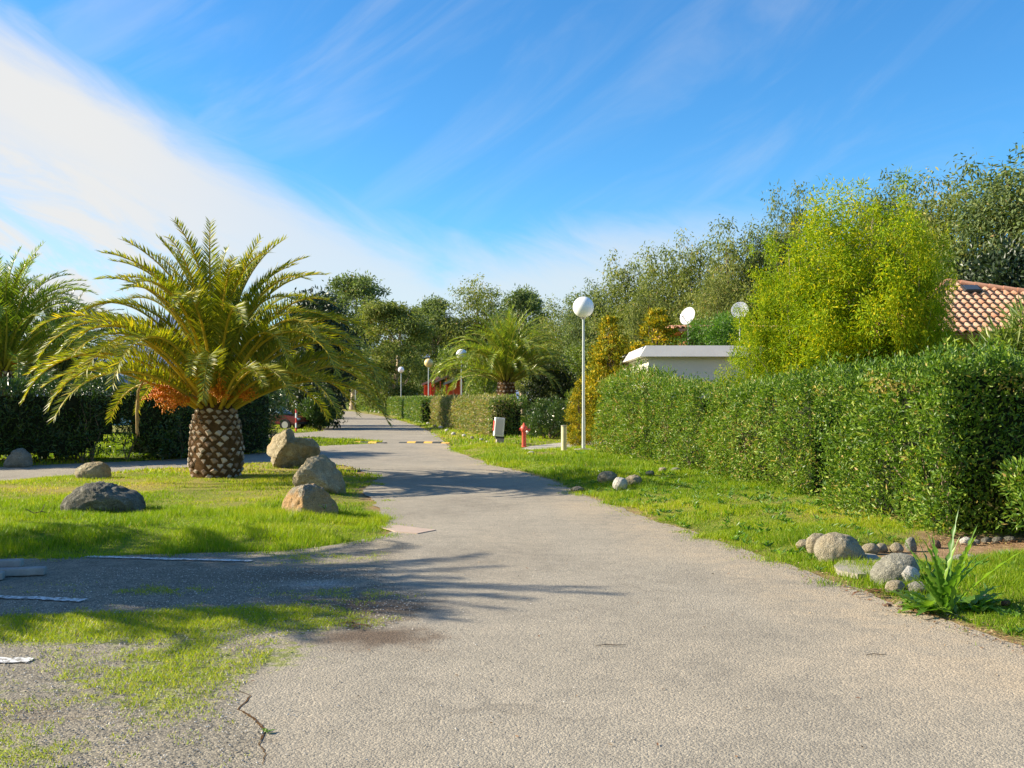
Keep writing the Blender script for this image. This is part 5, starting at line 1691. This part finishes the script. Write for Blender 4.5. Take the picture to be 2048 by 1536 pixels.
# ------------------------------------------------------------------ parked car
g = G(604, 861)
r = thing('parked_car', 'small red car with pale windscreen parked behind the left hedge', 'car', (g.x, g.y + .5, 0), R(-14))
prof = [(0, .32), (.02, .55), (.12, .68), (.95, .84), (1.25, .92), (1.3, .92), (3.55, .95), (3.75, .8), (3.8, .5), (3.78, .3)]
side_ = [(-x_, z_) for x_, z_ in prof]
b = MB(); b.prism([(x_, -.8, z_) for x_, z_ in side_], (0, 1.6, 0)); bmesh.ops.bevel(b.bm, geom=[e for e in b.bm.edges], offset=.04, segments=2, affect='EDGES'); b.build('body', M['carpaint'], r, smooth=True)
b = MB()
cab = [(-1.0, .86, .74), (-1.75, 1.40, .58), (-3.0, 1.42, .58), (-3.6, .92, .72)]
ring0 = [(x_, -w__, z_) for x_, z_, w__ in cab]; ring1 = [(x_, w__, z_) for x_, z_, w__ in cab]
v0 = [b.bm.verts.new(p) for p in ring0]; v1 = [b.bm.verts.new(p) for p in ring1]
for i in range(3): b.bm.faces.new((v0[i], v0[i + 1], v1[i + 1], v1[i]))
b.bm.faces.new(v0[::-1]); b.bm.faces.new(v1)
b.build('windows', M['carglass'], r)
b = MB(); b.box((-2.38, 0, 1.425), (1.3, 1.12, .05), None, .02); b.build('car_roof', M['carpaint'], r)
for sx in (-.68, -3.1):
    for sy in (-.76, .76):
        b = MB(); b.cyl((sx, sy - .09, .3), (sx, sy + .09, .3), .3, .3, 24); tw = b.build('wheel', M['tyre'], r, smooth=True)
        b = MB(); b.cyl((sx, sy - .095, .3), (sx, sy + .095, .3), .18, .18, 16); b.build('rim', M['metal'], tw)
for sy in (-.58, .58):
    b = MB(); b.box((-.03, sy, .60), (.1, .26, .12), None, .03); b.build('headlight', M['carglass'], r)
b = MB(); b.box((-.0, 0, .38), (.06, 1.3, .12), None, .02); b.build('bumper', M['dark'], r)

# ------------------------------------------------------------------ grass
def grass_zone(rng, x0, x1, y0, y1, dens, hgt, wid):
    n = int((x1 - x0) * (y1 - y0) * dens)
    x = rng.uniform(x0, x1, n); y = rng.uniform(y0, y1, n)
    vis = np.abs(x) < y * .53 + .6            # what the photo and a step to the side can see
    x, y = x[vis], y[vis]
    jx = (fbm(x, y, 2.2, 5, 13) - .5) * .75; jy = (fbm(x, y, 2.2, 5, 29) - .5) * .75
    rd = road_dist(x + jx, y + jy)
    k = rd > -.03 - .05 * rng.rand(len(rd)) ** 3 * 6
    x, y, rd = x[k], y[k], rd[k]
    s = soil_mask(x, y); dm = dry_mask(x, y)
    keep = rng.rand(len(x)) > np.clip(s * 1.05 + .35 * dm, 0, .97)
    kk = ~in_poly(x, y, PATH)
    keep &= kk
    x, y, rd, dm = x[keep], y[keep], rd[keep], dm[keep]
    n = len(x)
    cl = fbm(x, y, 1.7, 4, 3)
    hh_ = hgt * np.clip((rd + .25) / .35, .3, 1) * (.35 + 1.3 * sstep(cl, .3, .7)) * rng.uniform(.5, 1.3, n) * (1 - .45 * dm)
    z = np.where(rd < .1, np.maximum(hz_np(x, y), 0), hz_np(x, y)) - .003
    a = rng.uniform(0, 2 * PI, n); la = rng.uniform(0, 2 * PI, n); ln = hh_ * rng.uniform(.1, .9, n)
    ww = wid * rng.uniform(.6, 1.3, n)
    bx = np.cos(a) * ww / 2; by = np.sin(a) * ww / 2
    V = np.stack([np.stack([x - bx, y - by, z], 1), np.stack([x + bx, y + by, z], 1), np.stack([x + np.cos(la) * ln, y + np.sin(la) * ln, z + hh_], 1)], 1).reshape(-1, 3)
    v = np.clip(.42 + .5 * (fbm(x, y, .9, 4, 77) - .5) * 1.6 + rng.normal(size=n) * .12 + .33 * dm, 0, 1)
    v = np.where(rng.rand(n) < .04, .95, v)
    return V, np.repeat(v, 3)


rng = np.random.RandomState(42)
zs = []
zs.append(grass_zone(rng, -7.5, -.3, 9.8, 14, 3600, .062, .0075))
zs.append(grass_zone(rng, -12, -.3, 14, 20.5, 1500, .05, .011))
zs.append(grass_zone(rng, .8, 5.6, 6.0, 12.5, 4200, .055, .007))
zs.append(grass_zone(rng, .0, 4.8, 12.5, 20, 2300, .06, .010))
zs.append(grass_zone(rng, -3, 5.5, 20, 34, 700, .07, .018))
zs.append(grass_zone(rng, -16, -3, 20.5, 45, 260, .08, .03))
zs.append(grass_zone(rng, -18, 6, 34, 90, 60, .10, .05))
V = np.concatenate([a for a, _ in zs]); v = np.concatenate([b_ for _, b_ in zs])
print('GRASS tris', len(V) // 3)
o = mk('grass', V, np.arange(len(V)).reshape(-1, 3), M['grass'], attrs={'v': v})
tag(o, 'bright green winter grass on the lawn and verges', 'grass', kind='stuff')

# tufts growing up round the boulders
tv = []
for o_ in list(bpy.data.objects):
    if o_.get('category') in ('boulder', 'stone') and o_.type == 'MESH' and o_.location.y < 26 and o_.get('group') != 'stones edging the path':
        cs_ = [o_.matrix_world @ Vector(c_) for c_ in o_.bound_box] if False else [Vector(c_) for c_ in o_.bound_box]
        sx_ = (max(c_.x for c_ in cs_) - min(c_.x for c_ in cs_)) / 2 * .82; sy_ = (max(c_.y for c_ in cs_) - min(c_.y for c_ in cs_)) / 2 * .80
        n = int(700 * (sx_ + sy_)) + 60
        a = rng.uniform(0, 2 * PI, n); rr_ = 1 + np.abs(rng.normal(size=n)) * .10 + .02
        x = o_.location.x + np.cos(a) * sx_ * rr_; y = o_.location.y + np.sin(a) * sy_ * rr_
        k = (road_dist(x, y) > -.02) & (fbm(x, y, 5, 2, 8) > .42); x, y = x[k], y[k]; n = len(x)
        if not n: continue
        hh_ = rng.uniform(.03, .11, n); a = rng.uniform(0, 2 * PI, n); la = rng.uniform(0, 2 * PI, n); ww = rng.uniform(.005, .010, n)
        bx = np.cos(a) * ww / 2; by = np.sin(a) * ww / 2; z = hz_np(x, y) - .003
        tv.append(np.stack([np.stack([x - bx, y - by, z], 1), np.stack([x + bx, y + by, z], 1), np.stack([x + np.cos(la) * hh_ * .5, y + np.sin(la) * hh_ * .5, z + hh_], 1)], 1).reshape(-1, 3))
V = np.concatenate(tv)
o = mk('grass_tufts', V, np.arange(len(V)).reshape(-1, 3), M['grass'], attrs={'v': np.repeat(np.clip(rng.normal(.5, .15, len(V) // 3), 0, 1), 3)})
tag(o, 'longer grass growing up around the boulders and stones', 'grass', kind='stuff')

# broken edge of the asphalt, filled with dark soil
ce = [G(*p) for p in ((455, 1372), (500, 1392), (478, 1420), (512, 1440), (530, 1462), (518, 1488), (532, 1508), (522, 1536))]
fine = []
for a, b_ in zip(ce, ce[1:]):
    for j in range(6): fine.append(a.lerp(b_, j / 6) + Vector((random.Random(j + int(a.x * 999)).uniform(-.008, .008), 0, 0)))
V = []; Fc = []
for i, p in enumerate(fine):
    wd_ = .001 + .011 * float(fbm(np.array([p.x]), np.array([p.y]), 9, 3, 3)[0]) * math.sin(PI * (i + .5) / len(fine))
    V += [(p.x - wd_, p.y, .003), (p.x + wd_, p.y, .003)]
    if i: Fc.append((2 * i - 2, 2 * i - 1, 2 * i + 1, 2 * i))
o = mk('crack', V, np.array(Fc)[:, ::-1], M['fibre']); tag(o, kind='structure')

# short growth on the parking ground
n = 260000
x = rng.uniform(-5.0, .2, n); y = rng.uniform(4.2, 10.6, n)
mo = moss_fn(x, y) * in_poly(x, y, PARK)
cl = fbm(x, y, 7, 4, 91)
k = (rng.rand(n) < mo * 1.1) & (cl + mo * .42 > .66) & (np.abs(x) < y * .53 + .5)
x, y, mo = x[k], y[k], mo[k]; n = len(x)
hh_ = rng.uniform(.006, .026, n) * (.6 + mo); a = rng.uniform(0, 2 * PI, n); la = rng.uniform(0, 2 * PI, n); ww = rng.uniform(.003, .007, n)
bx = np.cos(a) * ww / 2; by = np.sin(a) * ww / 2; z = np.full(n, .005)
V = np.stack([np.stack([x - bx, y - by, z], 1), np.stack([x + bx, y + by, z], 1), np.stack([x + np.cos(la) * hh_ * .8, y + np.sin(la) * hh_ * .8, z + hh_], 1)], 1).reshape(-1, 3)
o = mk('moss_growth', V, np.arange(len(V)).reshape(-1, 3), M['grass'], attrs={'v': np.repeat(np.clip(rng.normal(.70, .12, n), 0, 1), 3)})
tag(o, 'short yellow green growth on the gravelly parking ground', 'ground cover', kind='stuff')

# loose chippings on the parking ground
n = 26000
x = rng.uniform(-4, .6, n); y = rng.uniform(4.2, 9.5, n)
k = (in_poly(x, y, PARK) | (rng.rand(n) < .04)) & (np.abs(x) < y * .53 + .4); x, y = x[k], y[k]; n = len(x)
sz = rng.uniform(.0025, .0075, n)
octv = np.array([(1, 0, 0), (-1, 0, 0), (0, 1, 0), (0, -1, 0), (0, 0, .8)])
P = np.stack([x, y, np.full(n, .006)], 1)
aa = rng.uniform(0, 2 * PI, n)
rx = octv[None, :, 0] * np.cos(aa)[:, None] - octv[None, :, 1] * np.sin(aa)[:, None]; ry = octv[None, :, 0] * np.sin(aa)[:, None] + octv[None, :, 1] * np.cos(aa)[:, None]
V = (P[:, None, :] + np.stack([rx, ry, np.tile(octv[None, :, 2], (n, 1))], 2) * sz[:, None, None] * rng.uniform(.6, 1.4, (n, 5, 1))).reshape(-1, 3)
of = np.array([(0, 2, 4), (2, 1, 4), (1, 3, 4), (3, 0, 4)])
h = new_mat('stone_chippings')
principled(h, h.ramp(attr(h, 'v'), [(0, (.10, .09, .08)), (.5, (.26, .24, .20)), (1, (.55, .51, .45))]), .85, .2)
o = mk('gravel', V, (np.arange(n)[:, None, None] * 5 + of[None]).reshape(-1, 3), h.mat, attrs={'v': np.repeat(rng.rand(n), 5)})
tag(o, 'loose stone chippings on the worn parking ground', 'gravel', kind='stuff')

# broadleaf weeds in the verge (clover-like rosettes)
n = 900
x = rng.uniform(.8, 5.4, n); y = rng.uniform(6.5, 22, n)
k = (road_dist(x, y) > .05) & (soil_mask(x, y) < .6); x, y = x[k], y[k]
cx = []; 
P = []; Dv = []
for xx, yy in zip(x, y):
    m_ = rng.randint(5, 12); a = rng.uniform(0, 2 * PI, m_)
    P.append(np.stack([xx + rng.normal(size=m_) * .02, yy + rng.normal(size=m_) * .02, np.full(m_, .05)], 1)); Dv.append(np.stack([np.cos(a), np.sin(a), rng.uniform(.3, 1.2, m_)], 1))
P = np.concatenate(P); Dv = np.concatenate(Dv)
P[:, 2] = hz_np(P[:, 0], P[:, 1]) + .01
V, Fc, v = leaves(P, Dv, rng.uniform(.04, .11, len(P)), rng.uniform(.015, .035, len(P)), rng.rand(len(P)), rng)
o = mk('weeds', V, Fc, M['weed'], attrs={'v': v}); tag(o, 'low broad leaved weeds scattered in the right verge', 'weeds', kind='stuff')

# leaf litter at the verge edge, hedge foot and on the road
n = 2600
tt = rng.rand(n)
RA = np.array(RE[1:14]); seg = rng.randint(0, len(RA) - 1, n)
p = RA[seg] * (1 - tt[:, None]) + RA[seg + 1] * tt[:, None] + rng.normal(size=(n, 2)) * .13
q = np.array([(4.9, 11.2)]) * (1 - tt[:, None]) + np.array([(7.3, 11.1)]) * tt[:, None] + rng.normal(size=(n, 2)) * .15 - np.array([(0.3, .1)])
rd_ = np.stack([rng.uniform(-1.5, 4, 260), rng.uniform(4.3, 16, 260)], 1)
p = np.concatenate([p[:1500], q[:1100], rd_[:170]])
n = len(p); zc = np.where(road_dist(p[:, 0], p[:, 1]) < 0, .006, hz_np(p[:, 0], p[:, 1]) + .02)
a = rng.uniform(0, 2 * PI, n)
V, Fc, v = leaves(np.stack([p[:, 0], p[:, 1], zc], 1), np.stack([np.cos(a), np.sin(a), rng.uniform(0, .35, n)], 1), rng.uniform(.012, .045, n), rng.uniform(.006, .016, n), rng.rand(n), rng, nrm=np.array([[0, 0, 1.0]]) + .3 * rng.normal(size=(n, 3)))
o = mk('leaf_litter', V, Fc, M['litter'], attrs={'v': v}); tag(o, 'dry brown leaf litter along the verge and hedge foot', 'leaf litter', kind='stuff')


# ------------------------------------------------------------------ individual plants and debris
def strap_leaf(base, az_, elv, L, wd, rnd, bendv=.8, wavy=0, n=7):
    V = []; Fc = []
    if wavy: n = 15; wavy *= 1.5
    p = Vector(base); th = elv
    hd = Vector((math.cos(az_), math.sin(az_), 0)); sd = Vector((-math.sin(az_), math.cos(az_), 0))
    for i in range(n + 1):
        t = i / n
        wv = wd * (math.sin(PI * min(1, .12 + t * .9)) ** .7) * (1 - .9 * t ** 4)
        if wavy: wv *= 1 + wavy * (1 if i % 2 else -1)
        up = Vector((0, 0, 1)) * math.cos(th) - hd * math.sin(th)
        V += [tuple(p - sd * wv / 2 + up * wv * .22), tuple(p), tuple(p + sd * wv / 2 + up * wv * .22)]
        if i:
            o_ = (i - 1) * 3
            Fc += [(o_, o_ + 1, o_ + 4, o_ + 3), (o_ + 1, o_ + 2, o_ + 5, o_ + 4)]
        d_ = hd * math.cos(th) + Vector((0, 0, math.sin(th)))
        p = p + d_ * L / n; th -= bendv / n
    return V, Fc


def tuft(name, label, loc, nl_, L, wd, seed, elv=(R(40), R(88)), bendv=.8, wavy=0, mat='weed', azr=(0, 2 * PI), spread=.05, cat='plant'):
    rnd = random.Random(seed)
    r = thing(name, label, cat, loc)
    for i in range(nl_):
        az_ = rnd.uniform(*azr)
        V, Fc = strap_leaf((rnd.uniform(-spread, spread), rnd.uniform(-spread, spread), 0), az_, rnd.uniform(*elv), L * rnd.uniform(.6, 1.15), wd * rnd.uniform(.7, 1.2), rnd, bendv * rnd.uniform(.4, 1.3), wavy)
        mk('leaf', V, np.array(Fc), M[mat], r, {'v': np.full(len(V), rnd.uniform(.3, 1))}, smooth=True)
    return r


g = place(640, 1035)
tuft('daffodil_tuft', 'green strap leaved tuft growing in front of the rust stained boulder', g, 30, .30, .022, 5, (R(45), R(88)), .9, spread=.13)
g = place(1888, 1222)
tuft('tall_weed', 'tall weed with long upright jagged leaves beside the boulders', g, 22, .78, .048, 8, (R(50), R(87)), .6, .38, spread=.07)
tuft('weed_rosette', 'low weed rosette with broad lobed leaves spreading onto the road', g + Vector((-.10, -.02, 0)), 16, .36, .10, 9, (R(12), R(45)), .75, .25, spread=.08, azr=(R(120), R(300)))
tuft('weed_rosette', 'drooping broad weed leaves right of the tall weed', g + Vector((.22, .04, 0)), 12, .34, .085, 10, (R(20), R(55)), .8, .22, spread=.07, azr=(R(-80), R(100)))
g = place(1866, 1212)
tuft('weed_rosette', 'dark lobed weed leaves left of the tall weed stems', g, 11, .26, .075, 11, (R(25), R(60)), .9, .25, spread=.06)
g = place(1160, 915)
tuft('weed_rosette', 'dark green weed in front of the cream post', g, 12, .28, .07, 14, (R(25), R(65)), .9, .2, spread=.1)
g = G(530, 1466); g.z = .006
tuft('weed_rosette', 'tiny green weed in the crack at the bottom of the photo', g, 9, .035, .014, 12, (R(10), R(60)), .6, 0, spread=.02)
g = G(530, 1500)


def debris(name, label, px_, py_, n, sprd, seed, L=(.05, .16), cat='dry leaves'):
    rnd = random.Random(seed); g = G(px_, py_); g.z = .005
    r = thing(name, label, cat, g)
    for i in range(n):
        V, Fc = strap_leaf((rnd.uniform(-sprd, sprd), rnd.uniform(-sprd * .5, sprd * .5), .004 + i * .002), rnd.uniform(-.6, .6) + (PI if i % 2 else 0), R(rnd.uniform(5, 30)), rnd.uniform(*L), .016 * rnd.uniform(.7, 1.4), rnd, R(60))
        mk('dry_leaf', V, np.array(Fc), M['litter'], r, {'v': np.full(len(V), rnd.uniform(0, .5))})
    return r


debris('dry_leaves', 'heap of reddish brown dry leaves at the road edge below the boulders', 1742, 1190, 16, .11, 3)
debris('dry_frond_scrap', 'curled reddish scrap of dry palm leaf on the damp stain', 706, 1254, 5, .07, 4, (.14, .24))
debris('dry_leaves', 'pale dry leaf strip on the lawn between dark boulder and palm', 308, 963, 3, .04, 6, (.15, .3))
g = place(75, 1046)
r = thing('twig', 'forked dark twig lying on the lawn at left', 'twig', g + Vector((0, 0, .03)))
V, Fc = join([tube([(-.16, 0, .08), (-.05, 0, .02), (.05, .02, .04), (.16, 0, .02)], [.004, .009, .008, .004], 5), tube([(.03, .02, .03), (.08, 0, .10), (.09, 0, .14)], [.007, .005, .003], 5)])
mk('branch', V, Fc, M['bark'], r)
for i, (px_, py_, L_, lab) in enumerate([(1222, 1293, .10, 'thin dark twig on the road below the trio of shadows'), (1754, 1312, .07, 'curled brown leaf stalk on the road at lower right')]):
    g = G(px_, py_); g.z = .006
    r = thing('twig', lab, 'twig', g)
    V, Fc = join([tube([(-L_, 0, 0), (-L_ * .3, .01, .006), (L_ * .4, 0, .004), (L_, .015, .002)], [.002, .0035, .003, .0015], 5)])
    mk('branch', V, Fc, M['bark'], r)
print('scene built')
